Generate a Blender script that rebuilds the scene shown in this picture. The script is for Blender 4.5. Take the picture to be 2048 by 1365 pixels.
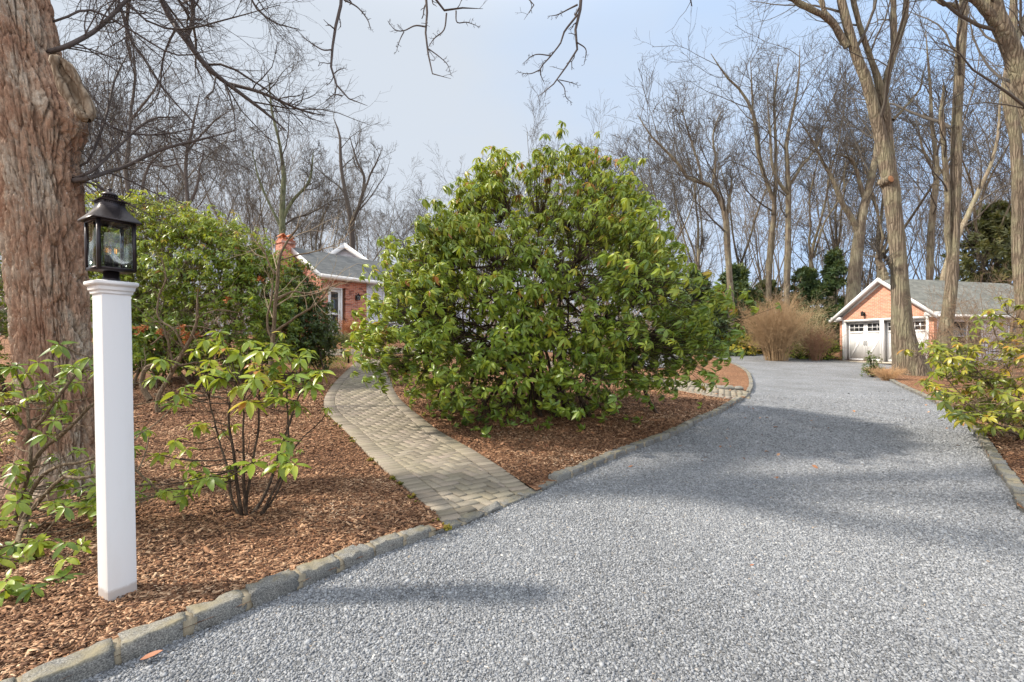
import bpy, math, random
import numpy as np
from mathutils import Vector, geometry
rng = np.random.default_rng(7)
random.seed(7)
for o in list(bpy.data.objects): bpy.data.objects.remove(o)
S = bpy.context.scene
PI = math.pi
# ---------------------------------------------------------------- camera
CH, F, HY = 1.45, 910.0, 688.0
cam = bpy.data.objects.new("camera", bpy.data.cameras.new("camera"))
S.collection.objects.link(cam); S.camera = cam
cam.location = (0, 0, CH); cam.rotation_euler = (PI/2, 0, 0)
cam.data.sensor_width = 36; cam.data.lens = 36*F/2048
cam.data.shift_y = 5.5/2048
cam.data.clip_start = 0.05; cam.data.clip_end = 3000
# ---------------------------------------------------------------- light
SUN_EL = math.radians(42)
TRAVEL = (1.0, 0.03)                       # the way the light goes over the ground
w = bpy.data.worlds.new("World"); S.world = w; w.use_nodes = True
nt = w.node_tree; nt.nodes.clear()
N = nt.nodes.new; Lk = nt.links.new
out = N('ShaderNodeOutputWorld'); bg = N('ShaderNodeBackground'); sky = N('ShaderNodeTexSky')
sky.sky_type = 'NISHITA'; sky.sun_disc = False; sky.sun_elevation = SUN_EL
sky.sun_rotation = math.atan2(-TRAVEL[0], -TRAVEL[1])
sky.air_density = 1.0; sky.dust_density = 1.2; sky.ozone_density = 1.5
tc = N('ShaderNodeTexCoord'); mp = N('ShaderNodeMapping'); mp.inputs['Scale'].default_value = (1, 1, 2.2)
nz = N('ShaderNodeTexNoise'); nz.inputs['Scale'].default_value = 1.3; nz.inputs['Detail'].default_value = 5; nz.inputs['Roughness'].default_value = .5
sx = N('ShaderNodeSeparateXYZ')
Lk(tc.outputs['Generated'], mp.inputs[0]); Lk(mp.outputs[0], nz.inputs[0]); Lk(tc.outputs['Generated'], sx.inputs[0])
# thin cloud: thickest straight ahead, thinner to the right
m1 = N('ShaderNodeMath'); m1.operation = 'MULTIPLY_ADD'; m1.inputs[1].default_value = -1.25; m1.inputs[2].default_value = 0.02
Lk(sx.outputs[0], m1.inputs[0])
m2 = N('ShaderNodeMath'); m2.operation = 'MULTIPLY_ADD'; m2.inputs[1].default_value = 1.5; Lk(nz.outputs[0], m2.inputs[0]); Lk(m1.outputs[0], m2.inputs[2])
cl = N('ShaderNodeClamp'); cl.inputs['Min'].default_value = .0; cl.inputs['Max'].default_value = .85; Lk(m2.outputs[0], cl.inputs[0])
mx = N('ShaderNodeMix'); mx.data_type = 'RGBA'; mx.inputs[7].default_value = (5.45, 5.75, 6.1, 1)
bl = N('ShaderNodeMix'); bl.data_type = 'RGBA'; bl.inputs[0].default_value = .88; bl.inputs[7].default_value = (4.2, 5.9, 8.6, 1); Lk(sky.outputs[0], bl.inputs[6])
Lk(cl.outputs[0], mx.inputs[0]); Lk(bl.outputs[2], mx.inputs[6])
# sky brightened overhead and behind the camera, out of view, as added fill
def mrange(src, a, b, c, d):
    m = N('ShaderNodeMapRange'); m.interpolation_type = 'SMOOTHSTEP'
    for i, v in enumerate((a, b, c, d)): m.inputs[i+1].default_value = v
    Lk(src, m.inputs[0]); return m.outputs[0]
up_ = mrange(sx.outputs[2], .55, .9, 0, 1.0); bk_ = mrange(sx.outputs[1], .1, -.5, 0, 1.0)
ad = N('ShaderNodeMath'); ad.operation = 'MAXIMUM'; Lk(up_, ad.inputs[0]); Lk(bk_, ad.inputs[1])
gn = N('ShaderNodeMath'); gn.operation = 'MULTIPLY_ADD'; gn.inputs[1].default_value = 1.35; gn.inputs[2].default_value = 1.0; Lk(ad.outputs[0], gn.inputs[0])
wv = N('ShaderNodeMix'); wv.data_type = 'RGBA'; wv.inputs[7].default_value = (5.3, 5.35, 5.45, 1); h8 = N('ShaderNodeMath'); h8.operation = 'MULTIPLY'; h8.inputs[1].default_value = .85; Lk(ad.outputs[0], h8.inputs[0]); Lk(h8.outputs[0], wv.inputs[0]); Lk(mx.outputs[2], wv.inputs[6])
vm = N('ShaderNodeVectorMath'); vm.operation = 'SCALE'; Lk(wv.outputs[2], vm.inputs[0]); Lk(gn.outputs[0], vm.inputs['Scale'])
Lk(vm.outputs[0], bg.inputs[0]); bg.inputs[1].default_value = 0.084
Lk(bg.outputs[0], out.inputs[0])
sun = bpy.data.objects.new("sun", bpy.data.lights.new("sun", 'SUN')); S.collection.objects.link(sun)
sun.data.energy = 4.4; sun.data.angle = math.radians(2.6); sun.data.color = (1, .91, .78)
dv = Vector((TRAVEL[0]*math.cos(SUN_EL), TRAVEL[1]*math.cos(SUN_EL), -math.sin(SUN_EL)))
sun.rotation_euler = dv.to_track_quat('-Z', 'Y').to_euler()
S.view_settings.view_transform = 'Standard'; S.view_settings.look = 'None'
S.view_settings.exposure = 0.68; S.view_settings.gamma = 1
S.render.engine = 'CYCLES'; S.cycles.max_bounces = 6; S.cycles.diffuse_bounces = 3
S.cycles.transparent_max_bounces = 12; S.cycles.use_denoising = True
try: S.cycles.denoising_prefilter = 'ACCURATE'
except Exception: pass
S.cycles.caustics_reflective = False; S.cycles.caustics_refractive = False

# ---------------------------------------------------------------- numpy helpers
def nrm(a): return a/np.maximum(np.linalg.norm(a, axis=-1, keepdims=True), 1e-9)
def sstep(a, b, x):
    t = np.clip((x-a)/(b-a), 0, 1); return t*t*(3-2*t)
def hsh(i, j, k, s=0):
    n = (i*73856093) ^ (j*19349663) ^ (k*83492791) ^ (s*2654435761 & 0xffffffff)
    n = (n ^ (n >> 13)) & 0x7fffffff
    n = (n*(n*n*15731+789221)+1376312589) & 0x7fffffff
    return n/float(0x7fffffff)
def vnoise(p, s=0):
    p = np.asarray(p, float); i = np.floor(p).astype(np.int64); f = p-i; f = f*f*(3-2*f)
    r = 0
    for a in (0, 1):
        for b in (0, 1):
            for c in (0, 1):
                h = hsh(i[..., 0]+a, i[..., 1]+b, i[..., 2]+c, s)
                r = r+h*(f[..., 0] if a else 1-f[..., 0])*(f[..., 1] if b else 1-f[..., 1])*(f[..., 2] if c else 1-f[..., 2])
    return r
def fbm(p, o=4, s=0):
    r = 0; a = .5; p = np.asarray(p, float)
    for k in range(o): r = r+a*vnoise(p*(2**k), s+k); a *= .5
    return r*1.07
def worley(p, s=0):
    p = np.asarray(p, float); i = np.floor(p).astype(np.int64); d1 = np.full(p.shape[:-1], 9.); d2 = d1.copy()
    for a in (-1, 0, 1):
        for b in (-1, 0, 1):
            for c in (-1, 0, 1):
                ii = i[..., 0]+a; jj = i[..., 1]+b; kk = i[..., 2]+c
                q = np.stack([ii+hsh(ii, jj, kk, s), jj+hsh(ii, jj, kk, s+11), kk+hsh(ii, jj, kk, s+23)], -1)
                d = np.linalg.norm(q-p, axis=-1)
                n1 = np.minimum(d1, d); d2 = np.minimum(d2, np.maximum(d1, d)); d1 = n1
    return d1, d2

# ---------------------------------------------------------------- terrain
def gz0(x, y):
    L = np.interp(y, [0, 5, 7, 9, 12, 15, 20, 26, 60, 900], [0, 0, .06, .22, .56, .85, 1.7, 1.95, 2.2, 2.2])
    R = np.interp(y, [0, 8, 17, 25, 32, 60, 900], [0, 0, .22, .48, .85, 1.6, 1.6])
    q = sstep(-2, 8, x); return L*(1-q)+R*q
def gz(x, y):
    x = np.asarray(x, float); y = np.asarray(y, float)
    return (gz0(x, y-.8)+gz0(x, y)+gz0(x, y+.8)+gz0(x, y-1.6)*.5+gz0(x, y+1.6)*.5)/4
MUL = 0.05
def G(px, py, off=0.0):
    d = np.arange(1.0, 90, .01); X = (px-1024)/F*d
    z = CH+(HY-py)/F*d; g = gz(X, d)+off
    i = np.argmax(z <= g)
    if not (z <= g).any(): i = len(d)-1
    return np.array([X[i], d[i], g[i]])
def P(px, py, d): return np.array([(px-1024)/F*d, d, CH+(HY-py)/F*d])
def on(x, y, off=MUL): return np.array([x, y, float(gz(x, y))+off])

# ---------------------------------------------------------------- materials
def newmat(name):
    m = bpy.data.materials.new(name); m.use_nodes = True; t = m.node_tree
    b = t.nodes['Principled BSDF']; return m, t, b
def nd(t, ty, **k):
    n = t.nodes.new(ty)
    for a, v in k.items():
        if a.startswith('i_'):
            kk = a[2:].replace('_', ' '); n.inputs[kk].default_value = v
        else: setattr(n, a, v)
    return n
def ramp(t, fac, stops):
    r = t.nodes.new('ShaderNodeValToRGB'); e = r.color_ramp.elements
    while len(e) < len(stops): e.new(.5)
    for q, (p, c) in zip(e, stops): q.position = p; q.color = (*c, 1)
    t.links.new(fac, r.inputs[0]); return r.outputs[0]
def mixc(t, fac, a, b, mode='MIX'):
    m = t.nodes.new('ShaderNodeMix'); m.data_type = 'RGBA'; m.blend_type = mode
    for s, v in ((0, fac), (6, a), (7, b)):
        if hasattr(v, 'is_output'): t.links.new(v, m.inputs[s])
        elif isinstance(v, (int, float)): m.inputs[s].default_value = v
        else: m.inputs[s].default_value = (*v, 1)
    return m.outputs[2]
def noise(t, scale, detail=4, rough=.55, vec=None, sc=None):
    if vec is None: vec = nd(t, 'ShaderNodeTexCoord').outputs['Object']
    if sc is not None:
        mp = nd(t, 'ShaderNodeMapping'); mp.inputs['Scale'].default_value = sc; t.links.new(vec, mp.inputs[0]); vec = mp.outputs[0]
    n = nd(t, 'ShaderNodeTexNoise'); n.inputs['Scale'].default_value = scale; n.inputs['Detail'].default_value = detail; n.inputs['Roughness'].default_value = rough
    t.links.new(vec, n.inputs[0]); return n.outputs[0]
def bump(t, b, h, strength=.5, dist=.02, prev=None):
    n = nd(t, 'ShaderNodeBump'); n.inputs['Strength'].default_value = strength; n.inputs['Distance'].default_value = dist
    t.links.new(h, n.inputs['Height'])
    if prev is not None: t.links.new(prev, n.inputs['Normal'])
    t.links.new(n.outputs[0], b.inputs['Normal']); return n.outputs[0]
def attr(t, name='tint'):
    return nd(t, 'ShaderNodeAttribute', attribute_name=name).outputs['Color']
def mat_plain(name, c, rough=.6, var=.12, sc=8, metal=0, bm=0):
    m, t, b = newmat(name); n = noise(t, sc)
    cc = mixc(t, n, tuple(x*(1-var) for x in c), tuple(min(1, x*(1+var)) for x in c))
    t.links.new(cc, b.inputs['Base Color']); b.inputs['Roughness'].default_value = rough; b.inputs['Metallic'].default_value = metal
    if bm: bump(t, b, noise(t, sc*8), bm, .01)
    return m
def mat_leaf(name, stops, rough=.36, trans=.36):
    """stops: colour ramp over the per-leaf tint"""
    m, t, b = newmat(name); a = attr(t); s = nd(t, 'ShaderNodeSeparateColor'); t.links.new(a, s.inputs[0])
    c = ramp(t, s.outputs[0], stops)
    geo = nd(t, 'ShaderNodeNewGeometry')
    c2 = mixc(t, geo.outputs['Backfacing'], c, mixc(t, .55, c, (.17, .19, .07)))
    t.links.new(c2, b.inputs['Base Color']); b.inputs['Roughness'].default_value = rough
    b.inputs['Specular IOR Level'].default_value = .55
    tr = nd(t, 'ShaderNodeBsdfTranslucent'); t.links.new(mixc(t, .5, c, (.46, .50, .03)), tr.inputs[0])
    ms = nd(t, 'ShaderNodeMixShader'); ms.inputs[0].default_value = trans
    t.links.new(b.outputs[0], ms.inputs[1]); t.links.new(tr.outputs[0], ms.inputs[2])
    t.links.new(ms.outputs[0], t.nodes['Material Output'].inputs[0]); return m
def mat_bark(name, dark, mid, light, sc=1.0, lichen=0, lcol=(.25, .28, .16), strength=.8, dist=.03, zs=.17):
    m, t, b = newmat(name); v = nd(t, 'ShaderNodeTexCoord').outputs['Object']
    w1 = noise(t, 14*sc, 5, .6, v, (1, 1, zs)); w2 = noise(t, 40*sc, 4, .6, v, (1, 1, .3)); w3 = noise(t, 2.2*sc, 4, .6, v)
    mp = nd(t, 'ShaderNodeMapping'); mp.inputs['Scale'].default_value = (1, 1, zs); 
    dis = nd(t, 'ShaderNodeMix'); dis.data_type = 'RGBA'; dis.inputs[0].default_value = .06
    t.links.new(v, dis.inputs[6]); nn = nd(t, 'ShaderNodeTexNoise'); nn.inputs['Scale'].default_value = 6*sc; t.links.new(v, nn.inputs[0]); t.links.new(nn.outputs[1], dis.inputs[7])
    t.links.new(dis.outputs[2], mp.inputs[0])
    vo = nd(t, 'ShaderNodeTexVoronoi', feature='DISTANCE_TO_EDGE'); vo.inputs['Scale'].default_value = 15*sc; t.links.new(mp.outputs[0], vo.inputs[0])
    ed = ramp(t, vo.outputs['Distance'], [(0, (0, 0, 0)), (.22, (1, 1, 1))])
    h = mixc(t, .45, ed, w1, 'MULTIPLY')
    c = ramp(t, w1, [(.3, dark), (.5, mid), (.72, light)])
    c = mixc(t, mixc(t, .6, (0, 0, 0), ed), tuple(x*.75 for x in dark), c)
    c = mixc(t, .35, c, w2, 'OVERLAY')
    if lichen:
        f = ramp(t, w3, [(.5-.1*lichen, (0, 0, 0)), (.62, (1, 1, 1))])
        f2 = mixc(t, 1.0, f, (lichen*.7,)*3, 'MULTIPLY'); c = mixc(t, f2, c, lcol)
    t.links.new(c, b.inputs['Base Color']); b.inputs['Roughness'].default_value = .9; b.inputs['Specular IOR Level'].default_value = .2
    bump(t, b, h, strength, dist); return m
def mat_tint(name, stops, rough=.85, bm=0, bsc=60):
    m, t, b = newmat(name); s = nd(t, 'ShaderNodeSeparateColor'); t.links.new(attr(t), s.inputs[0])
    c = ramp(t, s.outputs[0], stops); c = mixc(t, .3, c, noise(t, bsc, 3), 'OVERLAY')
    t.links.new(c, b.inputs['Base Color']); b.inputs['Roughness'].default_value = rough; b.inputs['Specular IOR Level'].default_value = .25
    if bm: bump(t, b, noise(t, bsc, 3), bm, .004)
    return m

# ---------------------------------------------------------------- mesh & object helpers
ROOT = {}
def mkmesh(name, V, Fq, Ft=None, tint=None, uv=None, smooth=False, off=(0, 0, 0)):
    V = np.asarray(V, float)-np.asarray(off, float)
    Fq = np.zeros((0, 4), int) if Fq is None else np.asarray(Fq, int).reshape(-1, 4)
    Ft = np.zeros((0, 3), int) if Ft is None else np.asarray(Ft, int).reshape(-1, 3)
    me = bpy.data.meshes.new(name); me.vertices.add(len(V)); me.vertices.foreach_set('co', V.astype(np.float32).ravel())
    nl = Fq.size+Ft.size; me.loops.add(nl); me.loops.foreach_set('vertex_index', np.concatenate([Fq.ravel(), Ft.ravel()]).astype(np.int32))
    np_ = len(Fq)+len(Ft); me.polygons.add(np_)
    st = np.concatenate([np.arange(len(Fq))*4, len(Fq)*4+np.arange(len(Ft))*3]).astype(np.int32)
    me.polygons.foreach_set('loop_start', st)
    me.polygons.foreach_set('loop_total', np.concatenate([np.full(len(Fq), 4), np.full(len(Ft), 3)]).astype(np.int32))
    if smooth: me.polygons.foreach_set('use_smooth', np.ones(np_, bool))
    if tint is not None:
        a = me.attributes.new('tint', 'FLOAT_COLOR', 'POINT')
        c = np.zeros((len(V), 4), np.float32); c[:, 0] = c[:, 1] = c[:, 2] = tint; c[:, 3] = 1
        a.data.foreach_set('color', c.ravel())
    if uv is not None:
        l = me.uv_layers.new(name='UVMap'); l.data.foreach_set('uv', np.asarray(uv, np.float32).ravel())
    me.update(calc_edges=True); me.validate(); return me
def tag(o, label=None, cat=None, group=None, kind=None):
    if label: o['label'] = label
    if cat: o['category'] = cat
    if group: o['group'] = group
    if kind: o['kind'] = kind
    return o
def thing(name, label, cat, loc, group=None):
    o = bpy.data.objects.new(name, None); S.collection.objects.link(o); o.location = tuple(loc)
    o.empty_display_size = .2; ROOT[o] = np.array(loc, float); return tag(o, label, cat, group)
def obj(name, V, Fq, m, parent=None, Ft=None, tint=None, uv=None, smooth=False, loc=None):
    off = ROOT[parent] if parent is not None else (np.array(loc, float) if loc is not None else np.zeros(3))
    me = mkmesh(name, V, Fq, Ft, tint, uv, smooth, off)
    o = bpy.data.objects.new(name, me); S.collection.objects.link(o)
    for x in (m if isinstance(m, (list, tuple)) else [m]): me.materials.append(x)
    ROOT[o] = off
    if parent is not None: o.parent = parent
    elif loc is not None: o.location = tuple(loc)
    return o
class MB:
    """collects pieces into one mesh"""
    def __init__(s): s.V = []; s.Q = []; s.T = []; s.c = []; s.n = 0
    def add(s, V, Q=None, T=None, tint=.5):
        V = np.asarray(V, float).reshape(-1, 3); s.V.append(V)
        if Q is not None and len(Q): s.Q.append(np.asarray(Q, int).reshape(-1, 4)+s.n)
        if T is not None and len(T): s.T.append(np.asarray(T, int).reshape(-1, 3)+s.n)
        s.c.append(np.broadcast_to(np.asarray(tint, float), (len(V),)).copy()); s.n += len(V); return s
    def box(s, c, size, M=None, tint=.5):
        v = np.array([[x, y, z] for x in (-.5, .5) for y in (-.5, .5) for z in (-.5, .5)])*np.asarray(size, float)
        if M is not None: v = v@np.asarray(M).T
        q = [[0, 1, 3, 2], [4, 6, 7, 5], [0, 4, 5, 1], [2, 3, 7, 6], [0, 2, 6, 4], [1, 5, 7, 3]]
        return s.add(v+np.asarray(c, float), q, tint=tint)
    def hexa(s, b4, t4, tint=.5):
        v = np.vstack([b4, t4]); q = [[3, 2, 1, 0], [4, 5, 6, 7]]+[[i, (i+1) % 4, 4+(i+1) % 4, 4+i] for i in range(4)]
        return s.add(v, q, tint=tint)
    def tube(s, pts, r, sides=8, tint=.5, caps=True):
        pts = np.asarray(pts, float); r = np.broadcast_to(np.asarray(r, float), (len(pts),))
        V, Q = tubes(pts[None], r[None], sides); s.add(V, Q, tint=tint)
        return s
    def lathe(s, c, prof, seg=16, M=None, tint=.5, rot=0):
        a = np.arange(seg)/seg*2*PI+rot; v = []
        for r, z in prof: v.append(np.stack([np.cos(a)*r, np.sin(a)*r, np.full(seg, z)], 1))
        v = np.vstack(v); q = []
        for i in range(len(prof)-1):
            for k in range(seg): q.append([i*seg+k, i*seg+(k+1) % seg, (i+1)*seg+(k+1) % seg, (i+1)*seg+k])
        if M is not None: v = v@np.asarray(M).T
        return s.add(v+np.asarray(c, float), q, tint=tint)
    def build(s, name, m, parent=None, smooth=False, loc=None):
        V = np.vstack(s.V); Q = np.vstack(s.Q) if s.Q else None; T = np.vstack(s.T) if s.T else None
        return obj(name, V, Q, m, parent, T, np.concatenate(s.c), None, smooth, loc)
def tubes(Pn, R, sides=4):
    Pn = np.asarray(Pn, float); n, K, _ = Pn.shape
    T = np.empty_like(Pn); T[:, 1:-1] = Pn[:, 2:]-Pn[:, :-2]; T[:, 0] = Pn[:, 1]-Pn[:, 0]; T[:, -1] = Pn[:, -1]-Pn[:, -2]; T = nrm(T)
    m = nrm(Pn[:, -1]-Pn[:, 0]); ax = np.argmin(np.abs(m), 1); ref = np.eye(3)[ax][:, None, :]
    n1 = nrm(np.cross(T, ref)); n2 = np.cross(T, n1)
    a = np.arange(sides)/sides*2*PI
    V = Pn[:, :, None, :]+R[:, :, None, None]*(n1[:, :, None, :]*np.cos(a)[None, None, :, None]+n2[:, :, None, :]*np.sin(a)[None, None, :, None])
    b = (np.arange(n)*K*sides)[:, None, None]; k = (np.arange(K-1)*sides)[None, :, None]; s_ = np.arange(sides)[None, None, :]; s2 = (s_+1) % sides
    Q = np.stack([b+k+s_, b+k+s2, b+k+sides+s2, b+k+sides+s_], -1).reshape(-1, 4)
    return V.reshape(-1, 3), Q
def resample(pts, K):
    pts = np.asarray(pts, float)
    # Catmull-Rom smoothing then even spacing
    if len(pts) > 2:
        p = np.vstack([2*pts[0]-pts[1], pts, 2*pts[-1]-pts[-2]]); o = []
        for i in range(1, len(p)-2):
            t = np.linspace(0, 1, 8, endpoint=False)[:, None]
            o.append(.5*((2*p[i])+(-p[i-1]+p[i+1])*t+(2*p[i-1]-5*p[i]+4*p[i+1]-p[i+2])*t*t+(-p[i-1]+3*p[i]-3*p[i+1]+p[i+2])*t**3))
        pts = np.vstack(o+[p[-2][None]])
    d = np.r_[0, np.cumsum(np.linalg.norm(np.diff(pts[:, :3], axis=0), axis=1))]
    u = np.linspace(0, d[-1], K); return np.stack([np.interp(u, d, pts[:, i]) for i in range(pts.shape[1])], 1)
def grow(Pp, R, n, t0, t1, a0, a1, lr, K=5, wander=.18, up=.06, rr=.55, lmin=0, lmax=99, taper=.25, rmin=.002, r=rng):
    Nn, Kp, _ = Pp.shape; idx = np.repeat(np.arange(Nn), n); M = len(idx)
    t = t0+(t1-t0)*((np.tile(np.arange(n), Nn)+r.random(M))/n)
    f = t*(Kp-1); i = np.minimum(f.astype(int), Kp-2); f = (f-i)[:, None]
    p = Pp[idx, i]*(1-f)+Pp[idx, i+1]*f; tan = nrm(Pp[idx, i+1]-Pp[idx, i])
    rad = R[idx, i]*(1-f[:, 0])+R[idx, i+1]*f[:, 0]
    Lp = np.linalg.norm(np.diff(Pp, axis=1), axis=2).sum(1)[idx]
    ln = np.clip(Lp*lr*(1.12-.5*t)*(.6+.8*r.random(M)), lmin, lmax)
    rv = nrm(r.normal(size=(M, 3))); perp = nrm(rv-tan*(rv*tan).sum(1, keepdims=True))
    a = np.radians(a0+(a1-a0)*r.random(M))[:, None]
    d = nrm(tan*np.cos(a)+perp*np.sin(a)+np.array([0, 0, up]))
    pts = [p]
    for k in range(K-1):
        p = p+d*(ln/(K-1))[:, None]; pts.append(p)
        d = nrm(d+r.normal(size=(M, 3))*wander+np.array([0, 0, up]))
    r0 = np.maximum(rad*rr*(.7+.4*r.random(M)), rmin); r0 = np.minimum(r0, rad)
    RR = np.maximum(r0[:, None]*np.linspace(1, taper, K)[None], rmin*.6)
    return np.stack(pts, 1), RR
class Tree:
    def __init__(s, seed=0): s.sets = []; s.r = np.random.default_rng(seed)
    def poly(s, pts, K=14):
        a = resample(pts, K); return a[None, :, :3], a[None, :, 3]
    def add(s, PR, sides, kind): s.sets.append((PR[0], PR[1], sides, kind)); return PR
    def mesh(s, kind):
        Vs, Qs, n = [], [], 0
        for Pp, R, sd, k in s.sets:
            if k != kind: continue
            V, Q = tubes(Pp, R, sd); Vs.append(V); Qs.append(Q+n); n += len(V)
        return (np.vstack(Vs), np.vstack(Qs)) if Vs else None
    def build(s, name, label, cat, base, mt, mtw, group=None):
        t = thing(name, label, cat, base, group)
        V, Q = s.mesh('trunk'); obj('trunk', V, Q, mt, t, smooth=True)
        m = s.mesh('crown')
        if m: obj('crown', m[0], m[1], mtw, t)
        return t
def cat_(*prs):
    K = max(p[0].shape[1] for p in prs); o = []; q = []
    for p, r in prs:
        if p.shape[1] != K:
            x = np.linspace(0, p.shape[1]-1, K); i = np.minimum(x.astype(int), p.shape[1]-2); f = (x-i)
            p = p[:, i]*(1-f)[None, :, None]+p[:, i+1]*f[None, :, None]; r = r[:, i]*(1-f)+r[:, i+1]*f
        o.append(p); q.append(r)
    return np.vstack(o), np.vstack(q)
# ================================================================= SETTING: ground, drive, paths, kerbs
def xy(l): return [tuple(G(*p)[:2]) for p in l]
KL = [(-3.9, -1.6), (-3.2, .2), (-2.45, 1.15)]+xy([(190, 1350), (300, 1301), (365, 1279), (481, 1226), (584, 1185), (666, 1151), (738, 1120), (806, 1094), (859, 1076), (914, 1057)])
KO = xy([(968, 1034), (1024, 1010), (1077, 988)])
KC = xy([(1119, 967), (1151, 954), (1215, 926), (1288, 896), (1353, 871), (1403, 844), (1445, 826), (1476, 806)])
KO2 = xy([(1490, 799), (1500, 789)])
KC2 = xy([(1506, 775), (1503, 757), (1492, 742), (1462, 727), (1425, 714), (1390, 706)])+[(5.6, 18.2), (3.2, 18.6), (.5, 18.0)]
FAR = [(-.5, 23.5), (3, 25.5), (7.5, 28.5)]+xy([(1440, 704), (1500, 708), (1570, 714), (1640, 720)])+[(17.7, 26.1), (18.6, 25.6)]
GARC = [(18.6, 25.6), (19.7, 21.1)]
KR = [(18.2, 19.8), (16.2, 19.9)]+xy([(1723, 738), (1745, 746), (1764, 755), (1811, 779), (1862, 803), (1906, 828), (1938, 856), (1966, 900), (1993, 946), (2015, 975), (2030, 1002), (2047, 1028)])+[(4.0, 2.9), (3.55, 1.6), (3.3, 0.2), (3.2, -1.6)]
def smooth_line(p, K): return resample(np.array(p, float), K)
def offs(p, d):
    p = np.asarray(p, float); t = np.gradient(p, axis=0); t = nrm(t); return p+np.stack([-t[:, 1], t[:, 0]], 1)*d
left_line = smooth_line(KL+KO+KC+KO2+KC2, 260)
right_line = smooth_line(KR, 120)
far_line = smooth_line(FAR, 40)
DRIVE = np.vstack([left_line, [[-4, 18.5], [-4, 22.5]], far_line, GARC[1:], right_line])
PLpx = [(898, 1070), (878, 1049), (832, 1006), (790, 968), (748, 930), (716, 897), (690, 868), (664, 845), (649, 822), (650, 800), (668, 772), (692, 747), (712, 727)]
PRpx = [(1088, 1003), (1066, 986), (1000, 945), (940, 906), (880, 871), (838, 838), (802, 806), (788, 785), (782, 766), (772, 748), (768, 733), (768, 722)]
PL = smooth_line(xy(PLpx), 60); PR = smooth_line(xy(PRpx), 60)
XL0 = G(700, 712)[:2]; 
ycw = float(G(730, 712)[1]); 
CWa = smooth_line([(-9.5, ycw-.7), (-6.6, ycw-.35), (-5, ycw), (-3.4, ycw+.1), (-1.5, ycw-.3), (.8, ycw-1.3), (3.2, ycw-2.6)]+xy([(1390, 792), (1445, 801), (1476, 804)])[0:0]+[tuple(G(1390, 792)[:2]), tuple(G(1474, 804)[:2])], 90)
CWb = smooth_line([(-9.5, ycw+.8), (-6.6, ycw+1.0), (-5, ycw+1.25), (-3.4, ycw+1.3), (-1.2, ycw+.9), (1.2, ycw-.1), (3.6, ycw-1.3), tuple(G(1395, 769)[:2]), tuple(G(1500, 786)[:2])], 90)
def inpoly(x, y, poly):
    x = np.asarray(x); y = np.asarray(y); c = np.zeros(x.shape, bool); n = len(poly); j = n-1
    for i in range(n):
        xi, yi = poly[i]; xj, yj = poly[j]
        k = ((yi > y) != (yj > y)) & (x < (xj-xi)*(y-yi)/((yj-yi) or 1e-9)+xi); c ^= k; j = i
    return c
def dseg(x, y, line):
    d = np.full(np.shape(x), 1e9); line = np.asarray(line)
    for a, b in zip(line[:-1], line[1:]):
        ab = b-a; t = np.clip(((x-a[0])*ab[0]+(y-a[1])*ab[1])/(ab@ab+1e-12), 0, 1)
        d = np.minimum(d, np.hypot(x-a[0]-t*ab[0], y-a[1]-t*ab[1]))
    return d
PATH1 = np.vstack([PL, PR[::-1]]); PATH2 = np.vstack([CWa, CWb[::-1]])
# constrained triangulation of the whole ground
pts = []
def grid(x0, x1, y0, y1, s, exc=None):
    X, Y = np.meshgrid(np.arange(x0, x1, s), np.arange(y0, y1, s)); X = X.ravel()+rng.uniform(-.2, .2, X.size)*s; Y = Y.ravel()+rng.uniform(-.2, .2, Y.size)*s
    k = np.ones(X.shape, bool)
    if exc: k = ~((X > exc[0]) & (X < exc[1]) & (Y > exc[2]) & (Y < exc[3]))
    X, Y = X[k], Y[k]
    dd = np.minimum(dseg(X, Y, np.vstack([DRIVE, DRIVE[:1]])), np.minimum(dseg(X, Y, PATH1), dseg(X, Y, PATH2))); k = dd > s*.45
    pts.append(np.stack([X[k], Y[k]], 1))
grid(-6, 7, -1, 9, .2)
grid(-14, 24, -3, 30, .7, (-6, 7, -1, 9))
grid(-90, 90, -20, 90, 5, (-14, 24, -3, 30))
grid(-900, 900, -300, 1500, 90, (-90, 90, -20, 90))
Pt = np.vstack(pts); nP = len(Pt); co = [Vector(p) for p in Pt]; ed = []
def constraint(line, close):
    n0 = len(co); co.extend(Vector(p) for p in line); n = len(line)
    ed.extend((n0+i, n0+(i+1) % n) for i in range(n if close else n-1))
constraint(DRIVE, True); constraint(PL, False); constraint(PR, False); constraint(CWa, False); constraint(CWb, False)
rv, re_, rf, _, _, _ = geometry.delaunay_2d_cdt(co, ed, [], 0, 1e-5)
GV = np.array([tuple(v) for v in rv]); GF = np.array([f for f in rf if len(f) == 3], int)
cen = GV[GF].mean(1)
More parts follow.
